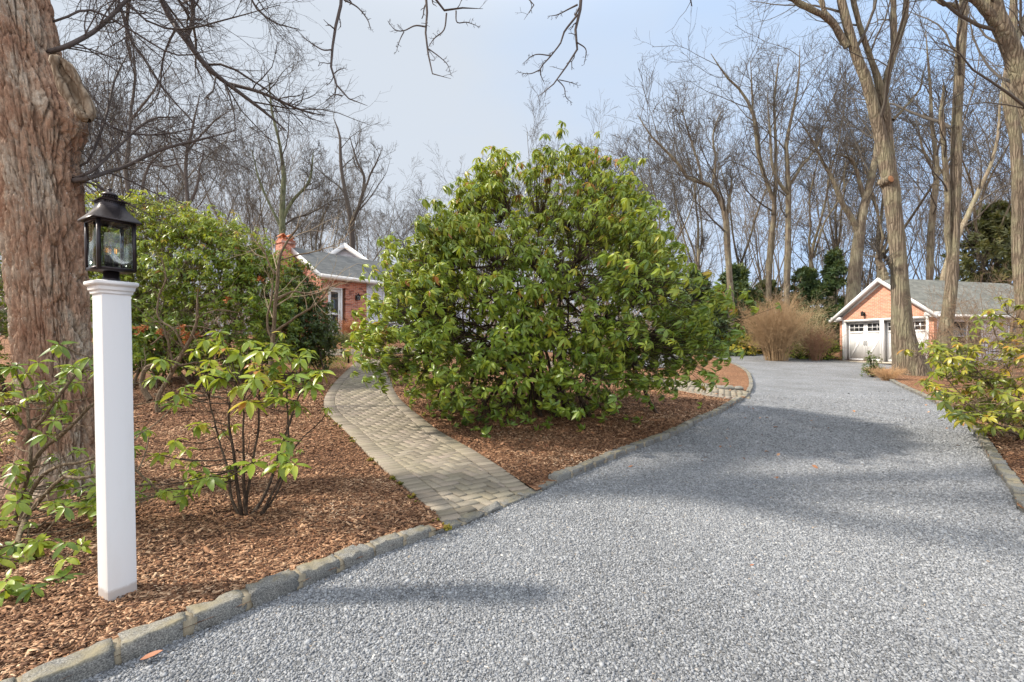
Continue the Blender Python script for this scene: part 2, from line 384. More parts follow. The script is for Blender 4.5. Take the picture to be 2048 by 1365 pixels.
# all triangles wound upwards
a_ = GV[GF]; ar = (a_[:, 1, 0]-a_[:, 0, 0])*(a_[:, 2, 1]-a_[:, 0, 1])-(a_[:, 1, 1]-a_[:, 0, 1])*(a_[:, 2, 0]-a_[:, 0, 0]); GF[ar < 0] = GF[ar < 0][:, ::-1]
isd = inpoly(cen[:, 0], cen[:, 1], DRIVE); isp = (inpoly(cen[:, 0], cen[:, 1], PATH1) | inpoly(cen[:, 0], cen[:, 1], PATH2)) & ~isd
def sub(mask, zf):
    F_ = GF[mask]; u, inv = np.unique(F_, return_inverse=True); v = GV[u]; return np.column_stack([v, zf(v[:, 0], v[:, 1])]), inv.reshape(-1, 3)
LEFTEND = np.array(KO)
def path_off(x, y):
    d = dseg(x, y, left_line[:]); return .012+.052*np.clip(d/.7, 0, 1)
def mul_z(x, y):
    near = (np.abs(x) < 40) & (y < 60)
    b = (fbm(np.stack([x*1.6, y*1.6, x*0], -1), 3, 5)-.5)*.06*near
    db = np.minimum(dseg(x, y, left_line), dseg(x, y, right_line)) if len(np.atleast_1d(x)) < 2e5 else 1
    b = b*np.clip(db/.5, 0, 1)
    return gz(x, y)+MUL-.012*(db < .3)+b
m_mulch, t, b = newmat('mulch'); 
v = nd(t, 'ShaderNodeTexCoord').outputs['Object']
vo = nd(t, 'ShaderNodeTexVoronoi'); vo.inputs['Scale'].default_value = 46; 
mpv = nd(t, 'ShaderNodeMapping'); mpv.inputs['Scale'].default_value = (1, 2.0, 1); mpv.inputs['Rotation'].default_value = (0, 0, .5); nn = nd(t, 'ShaderNodeTexNoise'); nn.inputs['Scale'].default_value = 5
mm = nd(t, 'ShaderNodeMix', data_type='RGBA'); mm.inputs[0].default_value = .12; t.links.new(v, mm.inputs[6]); t.links.new(v, nn.inputs[0]); t.links.new(nn.outputs[1], mm.inputs[7]); t.links.new(mm.outputs[2], mpv.inputs[0]); t.links.new(mpv.outputs[0], vo.inputs[0])
sc_ = nd(t, 'ShaderNodeSeparateColor'); t.links.new(vo.outputs['Color'], sc_.inputs[0])
c = ramp(t, sc_.outputs[0], [(0, (.05, .024, .015)), (.3, (.15, .068, .037)), (.6, (.28, .135, .07)), (.85, (.41, .23, .13)), (1, (.50, .33, .2))])
c = mixc(t, ramp(t, noise(t, .9, 5), [(.35, (0, 0, 0)), (.6, (1, 1, 1))]), mixc(t, .35, c, (.10, .055, .035)), c)
far = ramp(t, noise(t, .06, 3), [(.4, (0, 0, 0)), (.6, (1, 1, 1))])
t.links.new(c, b.inputs['Base Color']); b.inputs['Roughness'].default_value = .9; b.inputs['Specular IOR Level'].default_value = .15
bump(t, b, vo.outputs['Distance'], .8, .02)
V, T = sub(~isd & ~isp, mul_z); obj('mulch_bed', V, None, m_mulch, None, T, smooth=True)['kind'] = 'structure'
m_grav, t, b = newmat('gravel'); v = nd(t, 'ShaderNodeTexCoord').outputs['Object']
vo = nd(t, 'ShaderNodeTexVoronoi'); vo.inputs['Scale'].default_value = 70; t.links.new(v, vo.inputs[0]); sc_ = nd(t, 'ShaderNodeSeparateColor'); t.links.new(vo.outputs['Color'], sc_.inputs[0])
GST = [(0, (.09, .095, .10)), (.2, (.17, .176, .187)), (.5, (.23, .239, .252)), (.8, (.295, .305, .32)), (.94, (.40, .41, .42)), (.97, (.36, .29, .22)), (1, (.56, .55, .52))]
c = ramp(t, sc_.outputs[0], GST)
big = noise(t, .8, 6, .6); c = mixc(t, .45, c, ramp(t, big, [(.35, (.30, .30, .29)), (.65, (.66, .67, .69))]), 'OVERLAY')
edg = nd(t, 'ShaderNodeTexVoronoi', feature='DISTANCE_TO_EDGE'); edg.inputs['Scale'].default_value = 70; t.links.new(v, edg.inputs[0])
e2 = ramp(t, edg.outputs['Distance'], [(0, (.25, .25, .25)), (.18, (1, 1, 1))]); c = mixc(t, .6, c, e2, 'MULTIPLY'); c = mixc(t, .55, c, ramp(t, noise(t, 16, 8, .8), [(.35, (.25, .25, .25)), (.65, (.75, .75, .75))]), 'OVERLAY')
t.links.new(c, b.inputs['Base Color']); b.inputs['Roughness'].default_value = .75
bump(t, b, e2, .6, .008)
V, T = sub(isd, lambda x, y: gz(x, y)+(fbm(np.stack([x*.9, y*.9, x*0], -1), 3, 9)-.5)*.03); obj('gravel_driveway', V, None, m_grav, None, T, smooth=True)['kind'] = 'structure'
m_sand = mat_plain('joint_sand', (.075, .065, .045), .95, .4, 30)
V, T = sub(isp, lambda x, y: gz(x, y)+path_off(x, y)-.012); obj('path_bedding', V, None, m_sand, None, T)['kind'] = 'structure'

V, T = sub(np.ones(len(GF), bool), lambda x, y: gz(x, y)-.035-.05*((np.abs(x) > 40) | (y > 60))); obj('subsoil', V, None, mat_plain('soil', (.075, .045, .03), .95, .3, 10), None, T)['kind'] = 'structure'
# rounded block template
def block_template(n=4):
    v = []; q = []; idx = {}
    def vid(a, b_, c_):
        k = (a, b_, c_)
        if k not in idx: idx[k] = len(v); v.append([2*a/n-1, 2*b_/n-1, 2*c_/n-1])
        return idx[k]
    for ax in range(3):
        for s in (0, n):
            for i in range(n):
                for j in range(n):
                    def mk(i_, j_):
                        l = [0, 0, 0]; l[ax] = s; l[(ax+1) % 3] = i_; l[(ax+2) % 3] = j_; return vid(*l)
                    f = [mk(i, j), mk(i+1, j), mk(i+1, j+1), mk(i, j+1)]
                    q.append(f if s else f[::-1])
    return np.array(v), np.array(q)
BT, BQ = block_template(8)
def rblock(mb, c, size, T2, N2, seed, rnd=.07, rough=.012, tint=.5, top=1):
    """rounded rough stone; size (along T2, along N2, up)"""
    p = BT.copy(); L = np.abs(p).max(1, keepdims=True); s = nrm(p)*1.25; p = p*(1-rnd)+s*rnd*np.sign(L)
    q = p*np.array(size)/2
    n = np.stack([fbm(q*20+seed*7.3+k*31, 4, k) for k in range(3)], 1)-.5
    q = q+n*rough*4
    X = q[:, :1]*T2[None]+q[:, 1:2]*N2[None]; X = np.column_stack([X, q[:, 2]])
    mb.add(X+np.asarray(c), BQ, tint=tint)
m_gran, t, b = newmat('granite')
sp = noise(t, 160, 2, .7); c = ramp(t, sp, [(.35, (.07, .07, .068)), (.5, (.165, .163, .155)), (.68, (.31, .305, .285))])
s_ = nd(t, 'ShaderNodeSeparateColor'); t.links.new(attr(t), s_.inputs[0]); c = mixc(t, .6, c, ramp(t, s_.outputs[0], [(0, (.3, .3, .3)), (1, (.62, .6, .56))]), 'OVERLAY')
geo = nd(t, 'ShaderNodeNewGeometry'); sg = nd(t, 'ShaderNodeSeparateXYZ'); t.links.new(geo.outputs['Normal'], sg.inputs[0])
up = ramp(t, sg.outputs[2], [(.3, (0, 0, 0)), (.9, (1, 1, 1))]); ms_ = ramp(t, noise(t, 4.5, 6, .65), [(.42, (0, 0, 0)), (.62, (1, 1, 1))])
c = mixc(t, mixc(t, 1, up, ms_, 'MULTIPLY'), c, (.22, .19, .12))
t.links.new(c, b.inputs['Base Color']); b.inputs['Roughness'].default_value = .85; bump(t, b, noise(t, 70, 4, .7), .7, .01)
m_mort = mat_plain('kerb_mortar', (.26, .22, .155), .95, .25, 20, 0, .5)
def kerb(name, line, side, hf, l0=.235, wd=.105, gap=.03):
    line = np.asarray(line, float); seg = np.r_[0, np.cumsum(np.linalg.norm(np.diff(line, axis=0), axis=1))]
    mb = MB(); mo = MB(); s = .02; k = 0
    while s < seg[-1]-.2:
        l = l0*(.85+.35*random.random()); sm = s+l/2
        f = lambda u: np.array([np.interp(u, seg, line[:, 0]), np.interp(u, seg, line[:, 1])])
        a, c_ = f(s), f(s+l); T2 = nrm(c_-a); N2 = np.array([-T2[1], T2[0]])*side; m = (a+c_)/2+N2*wd/2
        h = hf(m)*(.93+.14*random.random()); z = float(gz(*m))
        rblock(mb, (m[0], m[1], z+h/2-.06), (l, wd*(.95+.1*random.random()), h+.12), T2, N2, k+len(line), tint=random.random())
        g = f(s+l+gap/2)+N2*wd*.5; hg = max(.012, h-.012); zz = float(gz(*g)); M = np.array([[T2[0], N2[0], 0], [T2[1], N2[1], 0], [0, 0, 1]])
        if np.linalg.norm(m) < 14: mo.box((g[0], g[1], zz+hg/2-.03), (gap+.03, wd*.93, hg+.06), M)
        s += l+gap; k += 1
    o = mb.build(name, m_gran, None, True); tag(o, None, None, None, 'structure')
    if mo.V: mo.build('mortar_joint', m_mort, o)
ko = np.array(KO); ko2 = np.array(KO2)
def hleft(m):
    d = min(np.min(np.linalg.norm(ko-m, axis=1)), np.linalg.norm(np.array(KL[-1])-m)*1.0+.0)
    d2 = np.min(np.linalg.norm(ko2-m, axis=1))
    return float(np.interp(min(d, d2), [.14, .45], [.026, .082]))
kerb('kerb_stones', left_line, 1, hleft)
kerb('kerb_stones', right_line[8:], 1, lambda m: .07)
kerb('kerb_stones', far_line, 1, lambda m: .03)

# ---- herringbone pavers
m_pav, t, b = newmat('paver'); s_ = nd(t, 'ShaderNodeSeparateColor'); t.links.new(attr(t), s_.inputs[0])
c = ramp(t, s_.outputs[0], [(0, (.165, .138, .108)), (.35, (.23, .195, .152)), (.7, (.29, .25, .195)), (1, (.265, .215, .18))])
c = mixc(t, .35, c, noise(t, 90, 3), 'OVERLAY')
c = mixc(t, ramp(t, noise(t, 1.1, 5, .6), [(.42, (0, 0, 0)), (.7, (.6, .6, .6))]), c, (.25, .225, .14))
c = mixc(t, ramp(t, noise(t, 2.7, 5, .7), [(.5, (0, 0, 0)), (.75, (.5, .5, .5))]), c, (.15, .13, .105))
t.links.new(c, b.inputs['Base Color']); b.inputs['Roughness'].default_value = .85; bump(t, b, noise(t, 60, 4), .5, .006)
def clip(poly, p, n):
    o = []; m = len(poly)
    for i in range(m):
        a = poly[i]; b_ = poly[(i+1) % m]; da = (a-p)@n; db = (b_-p)@n
        if da >= 0: o.append(a)
        if (da >= 0) != (db >= 0): o.append(a+(b_-a)*da/(da-db))
    return o
def area(p): p = np.array(p); x, y = p[:, 0], p[:, 1]; return .5*(x@np.roll(y, -1)-y@np.roll(x, -1))
def brick(mb, poly, zt, tint):
    if len(poly) < 3: return
    A = area(poly)
    if A < 0: poly = poly[::-1]; A = -A
    if A < .0012: return
    poly = np.array(poly); c = poly.mean(0); n = len(poly)
    inn = c+(poly-c)*(1-.006/np.maximum(.02, np.linalg.norm(poly-c, axis=1, keepdims=True)))
    z = float(np.mean(zt(poly[:, 0], poly[:, 1]))); tl = (random.random()-.5)*.02
    zz = z+(inn[:, 0]-c[0])*tl
    V = np.vstack([np.column_stack([poly, np.full(n, z-.03)]), np.column_stack([poly, zz-.0035]), np.column_stack([inn, zz]), [[c[0], c[1], z]]])
    Q = [[i, (i+1) % n, n+(i+1) % n, n+i] for i in range(n)]+[[n+i, n+(i+1) % n, 2*n+(i+1) % n, 2*n+i] for i in range(n)]
    T = [[2*n+i, 2*n+(i+1) % n, 3*n] for i in range(n)]
    mb.add(V, Q, T, tint)
def pave(name, Lb, Rb, zt, ang, border=.2, skip=None):
    mb = MB(); Lb = np.asarray(Lb); Rb = np.asarray(Rb); C = (Lb+Rb)/2
    TL = nrm(np.gradient(Lb, axis=0)); TR = nrm(np.gradient(Rb, axis=0)); 
    nL = np.stack([TL[:, 1], -TL[:, 0]], 1); nR = np.stack([-TR[:, 1], TR[:, 0]], 1)
    L2 = Lb+nL*(border+.006); R2 = Rb+nR*(border+.006)
    b0, b1 = C.min(0)-1.5, C.max(0)+1.5; g = .006; ca, sa = math.cos(ang), math.sin(ang); W = .1
    R = int(max(b1-b0)/W)+4; mid = (b0+b1)/2
    # classic herringbone: horizontal brick at (2k+n, n) style lattice
    for n_ in range(-R*2, R*2):
        for k in range(-R, R):
            for typ in (0, 1):
                if typ == 0: a, b_, ww, hh = n_+4*k, n_, 2, 1
                else: a, b_, ww, hh = n_+4*k+3, n_, 1, 2
                x0, y0 = a*W, b_*W
                p = np.array([[x0+g/2, y0+g/2], [x0+ww*W-g/2, y0+g/2], [x0+ww*W-g/2, y0+hh*W-g/2], [x0+g/2, y0+hh*W-g/2]])
                cx_, cy_ = p.mean(0)
                cc_ = np.array([ca*cx_-sa*cy_, sa*cx_+ca*cy_])+mid
                if cc_[0] < b0[0] or cc_[0] > b1[0] or cc_[1] < b0[1] or cc_[1] > b1[1]: continue
                iC = np.argmin(((C-cc_)**2).sum(1))
                if np.linalg.norm(C[iC]-cc_) > np.linalg.norm(Lb[iC]-Rb[iC])*.75+.1: continue
                if iC in (0, len(C)-1) and abs((cc_-C[iC])@TL[iC]) > .3: continue
                P2 = [np.array([ca*u-sa*v_, sa*u+ca*v_])+mid for u, v_ in p]
                iL = np.argmin(((L2-cc_)**2).sum(1)); iR = np.argmin(((R2-cc_)**2).sum(1))
                P2 = clip(P2, L2[iL], nL[iL]); P2 = clip(P2, R2[iR], nR[iR]) if len(P2) > 2 else P2
                if len(P2) > 2: P2 = clip(P2, C[0]+TL[0]*.004, nrm(np.array([-(Lb[0]-Rb[0])[1], (Lb[0]-Rb[0])[0]]))*(1 if ((C[1]-C[0])@np.array([-(Lb[0]-Rb[0])[1], (Lb[0]-Rb[0])[0]])) > 0 else -1))
                if len(P2) > 2 and (skip is None or not skip(cc_)): brick(mb, P2, zt, random.random())
    for E, nn_, in ((Lb, nL), (Rb, nR)):
        seg = np.r_[0, np.cumsum(np.linalg.norm(np.diff(E, axis=0), axis=1))]; s = 0
        fE = lambda u, A: np.array([np.interp(u, seg, A[:, 0]), np.interp(u, seg, A[:, 1])])
        In = E+nn_*border
        while s < seg[-1]-.1:
            a, b_ = s+.003, s+.1
            p = [fE(a, E), fE(b_, E), fE(b_, In), fE(a, In)]
            if skip is None or not skip((p[0]+p[2])/2): brick(mb, p, lambda x, y: zt(x, y)+.002, random.random())
            s += .103
    o = mb.build(name, m_pav); o['kind'] = 'structure'; return o
zp = lambda x, y: gz(x, y)+path_off(x, y)
pave('brick_path', PL, PR, zp, math.radians(38), .2, lambda c: bool(inpoly(np.array([c[0]]), np.array([c[1]]), DRIVE)[0]) or float(dseg(c[0], c[1], left_line)) < .1)
inP1 = lambda c: bool(inpoly(np.array([c[0]]), np.array([c[1]]), PATH1)[0] or inpoly(np.array([c[0]]), np.array([c[1]]), DRIVE)[0])
pave('cross_path', CWb, CWa, zp, math.radians(20), .1, inP1) if False else pave('cross_path', CWb, CWa, zp, math.radians(20), .15, inP1)
# moss along the path's left edge
def moss():
    mb = MB(); r = np.random.default_rng(4)
    for i in range(0, 46):
        for k in range(30):
            p = PL[i]+r.normal(0, .02, 2)+np.array([-.02, -.012]); s = r.uniform(.004, .016)
            if fbm(np.array([[p[0]*3, p[1]*3, 0]]), 3, 3)[0] < .5: continue
            z = float(gz(*p))+MUL+r.uniform(-.005, .02); M = np.eye(3)*s+r.normal(0, s*.5, (3, 3))
            mb.box((p[0], p[1], z), (1, 1, 1), M, r.random())
    o = mb.build('moss_edge', mat_tint('moss', [(0, (.06, .07, .01)), (.6, (.14, .14, .02)), (1, (.24, .17, .03))])); tag(o, None, None, None, 'stuff')
moss()
# ---- loose stones and chips that can be made out near the camera
def boxes(cen, size, R3, tint, jit=.22, r=rng):
    n = len(cen); b = np.array([[x, y, z] for x in (-.5, .5) for y in (-.5, .5) for z in (-.5, .5)])
    v = b[None]*size[:, None, :]*(1+r.uniform(-jit, jit, (n, 8, 3))*np.array([1, 1, 1]))+r.normal(0, .06, (n, 8, 3))*size[:, None, :]
    v = np.einsum('nij,nkj->nki', R3, v)+cen[:, None, :]
    q = np.array([[0, 1, 3, 2], [4, 6, 7, 5], [0, 4, 5, 1], [2, 3, 7, 6], [1, 5, 7, 3]])
    Q = (np.arange(n)*8)[:, None, None]+q[None]
    return v.reshape(-1, 3), Q.reshape(-1, 4), np.repeat(tint, 8)
def rotz(a, tx, ty):
    ca, sa = np.cos(a), np.sin(a); n = len(a); Z = np.zeros(n); O = np.ones(n)
    Rz = np.stack([np.stack([ca, -sa, Z], 1), np.stack([sa, ca, Z], 1), np.stack([Z, Z, O], 1)], 1)
    cx_, sx_ = np.cos(tx), np.sin(tx); Rx = np.stack([np.stack([O, Z, Z], 1), np.stack([Z, cx_, -sx_], 1), np.stack([Z, sx_, cx_], 1)], 1)
    cy, sy = np.cos(ty), np.sin(ty); Ry = np.stack([np.stack([cy, Z, sy], 1), np.stack([Z, O, Z], 1), np.stack([-sy, Z, cy], 1)], 1)
    return Rz@Rx@Ry
def frustum(n, dmin, dmax, pw, r, lim=1.28):
    u = r.random(n); k = 2-pw  # density ~ d^-pw
    d = (dmin**k+u*(dmax**k-dmin**k))**(1/k); x = d*r.uniform(-lim, lim, n); return x, d
def stones():
    r = np.random.default_rng(11); x, y = frustum(640000, 1.35, 14, 1.45, r); kk_ = r.random(len(x)) > sstep(6, 14, y); x, y = x[kk_], y[kk_]
    m = inpoly(x, y, DRIVE); x, y = x[m], y[m]; n = len(x); d = np.hypot(x, y)
    s = r.lognormal(math.log(.0052), .33, n)*(1+.10*d); size = np.stack([s*r.uniform(.8, 1.7, n), s*r.uniform(.7, 1.1, n), s*r.uniform(.4, .8, n)], 1)
    z = gz(x, y)+(fbm(np.stack([x*.9, y*.9, x*0], -1), 3, 9)-.5)*.03+r.uniform(-.001, .0045, n)
    pt_ = fbm(np.stack([x*.7+y*.2, y*.55, x*0], -1), 4, 33); fi = fbm(np.stack([x*5, y*5, x*0], -1), 2, 34); t_ = np.clip(r.random(n)*.96-.30*(pt_-.5)*2*(r.random(n) < .8)-.12*(fi-.5), 0, 1); t_ = np.where(r.random(n) < .97, np.minimum(t_, .86), t_)
    V, Q, t2 = boxes(np.stack([x, y, z], 1), size, rotz(r.uniform(0, 6.3, n), r.normal(0, .3, n), r.normal(0, .3, n)), t_, r=r)
    o = obj('loose_gravel', V, Q, mat_tint('gravel_stone', [(0, (.11, .114, .12)), (.2, (.17, .176, .187)), (.5, (.225, .234, .248)), (.8, (.29, .30, .315)), (.95, (.38, .39, .40)), (.965, (.36, .27, .19)), (.98, (.56, .55, .52))], .7, .3, 150), None, None, t2)
    tag(o, None, None, None, 'stuff')
stones()
def chips():
    r = np.random.default_rng(12); x, y = frustum(420000, 1.35, 11, 1.1, r)
    m = ~inpoly(x, y, DRIVE) & ~inpoly(x, y, PATH1) & ~inpoly(x, y, PATH2); x, y = x[m], y[m]
    d = np.minimum(dseg(x, y, left_line), dseg(x, y, right_line)); m = (d > .125) | (y > 9); x, y = x[m], y[m]; n = len(x); d = np.hypot(x, y)
    s = r.lognormal(math.log(.0043), .4, n)*(1+.11*d); size = np.stack([s*r.uniform(1.8, 4.6, n), s*r.uniform(.7, 1.3, n), s*r.uniform(.25, .5, n)], 1)
    z = mul_z(x, y)+r.uniform(0, .012, n)
    pat = fbm(np.stack([x*1.3, y*1.3, x*0], -1), 4, 2); t_ = np.clip(r.random(n)*(.55+.9*(pat-.25)), 0, 1)
    V, Q, t2 = boxes(np.stack([x, y, z], 1), size, rotz(r.normal(.35, .9, n), r.normal(0, .3, n), r.normal(0, .3, n)), t_, r=r)
    o = obj('wood_chips', V, Q, mat_tint('wood_chip', [(0, (.042, .021, .013)), (.2, (.12, .06, .034)), (.42, (.235, .122, .066)), (.62, (.36, .205, .117)), (.85, (.50, .33, .205)), (1, (.62, .46, .32))], .85), None, None, t2)
    tag(o, None, None, None, 'stuff')
chips()

# ================================================================= LEAVES
def leaf_mesh(L, Wd, droop, fold, nseg=3, curl=0.0):
    """a leaf along +x, its face up, 3 points across"""
    u = np.linspace(0, 1, nseg+1); wd = Wd/2*np.sin(PI*np.clip(u*.92+.08, 0, 1))**.75; wd[0] = Wd*.06; wd[-1] = Wd*.05
    a = -droop*u; dx = np.r_[0, np.cumsum(np.cos(a[:-1]))*L/nseg]; dz = np.r_[0, np.cumsum(np.sin(a[:-1]))*L/nseg]
    c = np.stack([dx, 0*dx, dz], 1); v = []
    for s in (-1, 0, 1): v.append(c+np.stack([0*wd, s*wd, abs(s)*wd*fold], 1))
    V = np.stack(v, 1).reshape(-1, 3); Q = []
    for i in range(nseg):
        for j in (0, 1): a0 = i*3+j; Q.append([a0, a0+3, a0+4, a0+1])
    return V, np.array(Q)
def rosettes(n_var, nl, L, Wd, pitch=(-10, 45), r=None, nseg=3):
    """whorls of leaves round +z"""
    out = []
    for k in range(n_var):
        V, Q, Tn, m = [], [], [], 0; cnt = r.integers(nl[0], nl[1]+1); ph = r.uniform(0, 6.3)
        for i in range(cnt):
            inner = i >= cnt*.7
            l = L*r.uniform(.75, 1.1)*(.7 if inner else 1); v, q = leaf_mesh(l, Wd*r.uniform(.85, 1.1)*(.8 if inner else 1), r.uniform(.15, .95), r.uniform(.1, .5), nseg)
            p = math.radians(r.uniform(*pitch)-(30 if inner else 0)); roll = r.normal(0, .25)
            Rx = np.array([[1, 0, 0], [0, math.cos(roll), -math.sin(roll)], [0, math.sin(roll), math.cos(roll)]])
            Ry = np.array([[math.cos(p), 0, math.sin(p)], [0, 1, 0], [-math.sin(p), 0, math.cos(p)]])
            a = ph+i*2.4+r.normal(0, .15); Rz = np.array([[math.cos(a), -math.sin(a), 0], [math.sin(a), math.cos(a), 0], [0, 0, 1]])
            v = v+np.array([L*.09, 0, -L*.12*(i/cnt)])
            V.append(v@Rx.T@Ry.T@Rz.T); Q.append(q+m); Tn.append(np.full(len(v), r.normal(0, .1))); m += len(v)
        out.append((np.vstack(V), np.vstack(Q), np.concatenate(Tn)))
    return out
def frames(d, r):
    """rotation matrices with z along d and a random spin"""
    d = nrm(d); rv = nrm(r.normal(size=d.shape)); x = nrm(rv-d*(rv*d).sum(1, keepdims=True)); y = np.cross(d, x); return np.stack([x, y, d], 2)
def instance(protos, pos, dirs, scale, tint, r):
    M = frames(dirs, r); k = r.integers(0, len(protos), len(pos)); VV, QQ, TT, n = [], [], [], 0
    for i, (V, Q, T_) in enumerate(protos):
        s = np.where(k == i)[0]
        if not len(s): continue
        v = np.einsum('nij,kj->nki', M[s], V)*scale[s][:, None, None]+pos[s][:, None, :]
        q = Q[None]+(np.arange(len(s))*len(V))[:, None, None]+n
        VV.append(v.reshape(-1, 3)); QQ.append(q.reshape(-1, 4)); TT.append((tint[s][:, None]+T_[None]).ravel()); n += len(s)*len(V)
    return np.vstack(VV), np.vstack(QQ), np.clip(np.concatenate(TT), 0, 1)
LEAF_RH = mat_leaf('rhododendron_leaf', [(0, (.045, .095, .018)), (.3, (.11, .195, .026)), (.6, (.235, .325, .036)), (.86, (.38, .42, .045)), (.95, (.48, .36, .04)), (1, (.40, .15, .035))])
LEAF_RH2 = mat_leaf('yellow_green_leaf', [(0, (.04, .07, .012)), (.3, (.11, .15, .02)), (.6, (.22, .25, .025)), (.85, (.38, .34, .03)), (1, (.42, .20, .03))])
LEAF_DK = mat_leaf('dark_leaf', [(0, (.022, .045, .014)), (.4, (.055, .10, .022)), (.8, (.14, .19, .03)), (1, (.26, .26, .04))])
STEM = mat_bark('shrub_stem', (.05, .035, .025), (.12, .085, .06), (.22, .17, .12), 3, 0, strength=.4, dist=.005)
STEM_P = mat_bark('pale_stem', (.13, .095, .06), (.27, .21, .145), (.42, .35, .25), 3, 0, strength=.4, dist=.005)
# ---- the big rhododendron by the path
def path_tube(pts, K=7): return resample(np.array(pts, float), K)
def big_shrub(name, label, cat, base, sil, depth_c, dfac, n, prot, tintf, matL, mats, nstem, seed, tilt=.45, holes=.35, stem_r=.035, lobes=2.0, lobamp=.42, thin=.8, clump=9, csz=.17, env=None, baser=.6, sc=(.8, 1.15), shell=.62, extra=None, group=None, stem_foot=None):
    """sil: rows (z, xl, xr) in metres at depth depth_c"""
    r = np.random.default_rng(seed); sil = np.array(sil, float); z0, z1 = sil[:, 0].min(), sil[:, 0].max()
    wz = np.interp(np.linspace(z0, z1, 60), sil[:, 0], sil[:, 2]-sil[:, 1]); cw = np.cumsum(wz**.9+.25); cw /= cw[-1]
    def surf(z, th, q):
        xl = np.interp(z, sil[:, 0], sil[:, 1]); xr = np.interp(z, sil[:, 0], sil[:, 2]); cx_ = (xl+xr)/2; hw = (xr-xl)/2
        e = (np.abs(np.cos(th))**2.4+np.abs(np.sin(th))**2.4)**(-1/2.4)
        return np.stack([cx_+hw*q*e*np.cos(th)*np.where(True, 1, 1), depth_c+hw*dfac*q*e*np.sin(th), z], 1)
    m = int(n*2.2); z = np.interp(r.random(m), cw, np.linspace(z0, z1, 60))+r.normal(0, .05, m); th = r.uniform(0, 2*PI, m)
    q = 1-(1-shell)*r.random(m)**1.5
    p1 = surf(z, th, np.ones(m)); lob = fbm(p1*lobes/2, 3, seed)
    q = np.minimum(q*(1+lobamp*(lob-.55)), 1.02); p = surf(z, th, q)
    if clump:
        nc = int(m/clump); ctr = p[:nc]; k_ = r.integers(0, nc, m); sg = r.uniform(.5, 1.25, nc)[k_][:, None]; p = ctr[k_]+r.normal(0, 1, (m, 3))*csz*sg*[1, 1, .75]
    if env is not None:
        e_ = np.array(env, float); zx = np.interp(1024+p[:, 0]/depth_c*F, e_[:, 0], e_[:, 1]); p[:, 2] = np.minimum(p[:, 2], 9e9); okz = p[:, 2] < CH+(HY-zx)/F*depth_c-.2
    else: okz = np.ones(m, bool)
    z = p[:, 2]
    keep = okz & (z > z0-.1) & ((fbm(p*1.7, 3, seed+5) > holes*.75) | (r.random(m) < .35))
    top = z1-(z1-z0)*.12; keep &= ~((z > top) & (r.random(m) < .3)); keep &= ~((z < z0+thin) & (r.random(m) < .72*(1-(z-z0)/max(thin, .01)))); p = p[keep][:n]
    if extra is not None: p = np.vstack([p, extra])
    c0 = np.array([(sil[:, 1]+sil[:, 2]).mean()/2, depth_c, z0+(z1-z0)*.28])
    d = nrm(p-c0); d = nrm(d+np.array([0, 0, tilt])+r.normal(0, .25, p.shape))
    tn = tintf(p, r); V, Q, T_ = instance(prot, p, d, r.uniform(*sc, len(p)), tn, r)
    t = thing(name, label, cat, base, group)
    # stems: base -> main ends -> sub nodes -> tips
    B = np.array(base); tr = Tree(seed)
    sub_ = p[r.choice(len(p), min(len(p), 360), replace=False)]; sub_ = c0+(sub_-c0)*r.uniform(.55, .8, (len(sub_), 1))
    main = sub_[r.choice(len(sub_), nstem, replace=False)]; main = c0+(main-c0)*.75; main[:, 2] = np.maximum(main[:, 2], B[2]+(z1-z0)*.3)
    feet = B+np.column_stack([r.normal(0, baser, nstem), r.normal(0, baser*.55, nstem), np.zeros(nstem)]); feet[:, 2] = gz(feet[:, 0], feet[:, 1])
    P_, R_ = [], []
    for i in range(nstem):
        h = main[i]-feet[i]; mid = feet[i]+h*np.array([.35, .35, .45])+r.normal(0, .09, 3); mid2 = feet[i]+h*np.array([.65, .65, .75])+r.normal(0, .12, 3)
        P_.append(resample([feet[i]-[0, 0, .08], feet[i]+h*.12+r.normal(0, .05, 3), mid, mid2, main[i]], 10)); rr0 = stem_r*r.uniform(.6, 1.15); R_.append(np.linspace(rr0, rr0*.4, 10))
    MP, MR = np.array(P_), np.array(R_); tr.add((MP, MR), 7, 'trunk')
    nodes = MP[:, 4:].reshape(-1, 3); P2, R2 = [], []
    for s_ in sub_:
        dd = np.linalg.norm(nodes-s_, axis=1)+1.2*np.maximum(0, nodes[:, 2]-s_[2]); a = nodes[np.argmin(dd)]
        mid = (a+s_)/2+r.normal(0, .07, 3)-[0, 0, .04]; P2.append(resample([a, mid, s_], 6)); R2.append(np.linspace(stem_r*.34, stem_r*.15, 6))
    P2 = np.array(P2); tr.add((P2, np.array(R2)), 5, 'trunk'); nodes = P2[:, 2:].reshape(-1, 3); P3 = []
    for s_ in p:
        a = nodes[np.argmin(np.linalg.norm(nodes-s_, axis=1)+r.uniform(0, .3, len(nodes)))]; P3.append([a, (a+s_)/2+r.normal(0, .05, 3)-[0, 0, .03], s_])
    P3 = np.array(P3); tr.add((P3, np.tile([stem_r*.10, stem_r*.08, stem_r*.06], (len(P3), 1))), 3, 'trunk')
    Vv, Qq = tr.mesh('trunk'); obj('stems', Vv, Qq, mats, t, smooth=True)
    obj('foliage', V, Q, matL, t, None, T_)
    return t
rz = np.random.default_rng(3)
ROS_BIG = rosettes(14, (8, 12), .165, .048, (12, 75), rz)
BASE_C = on(.55, 8.1, 0)
def row(d, items): return [((CH+(HY-py)/F*d), (xl-1024)/F*d, (xr-1024)/F*d) for py, xl, xr in items]
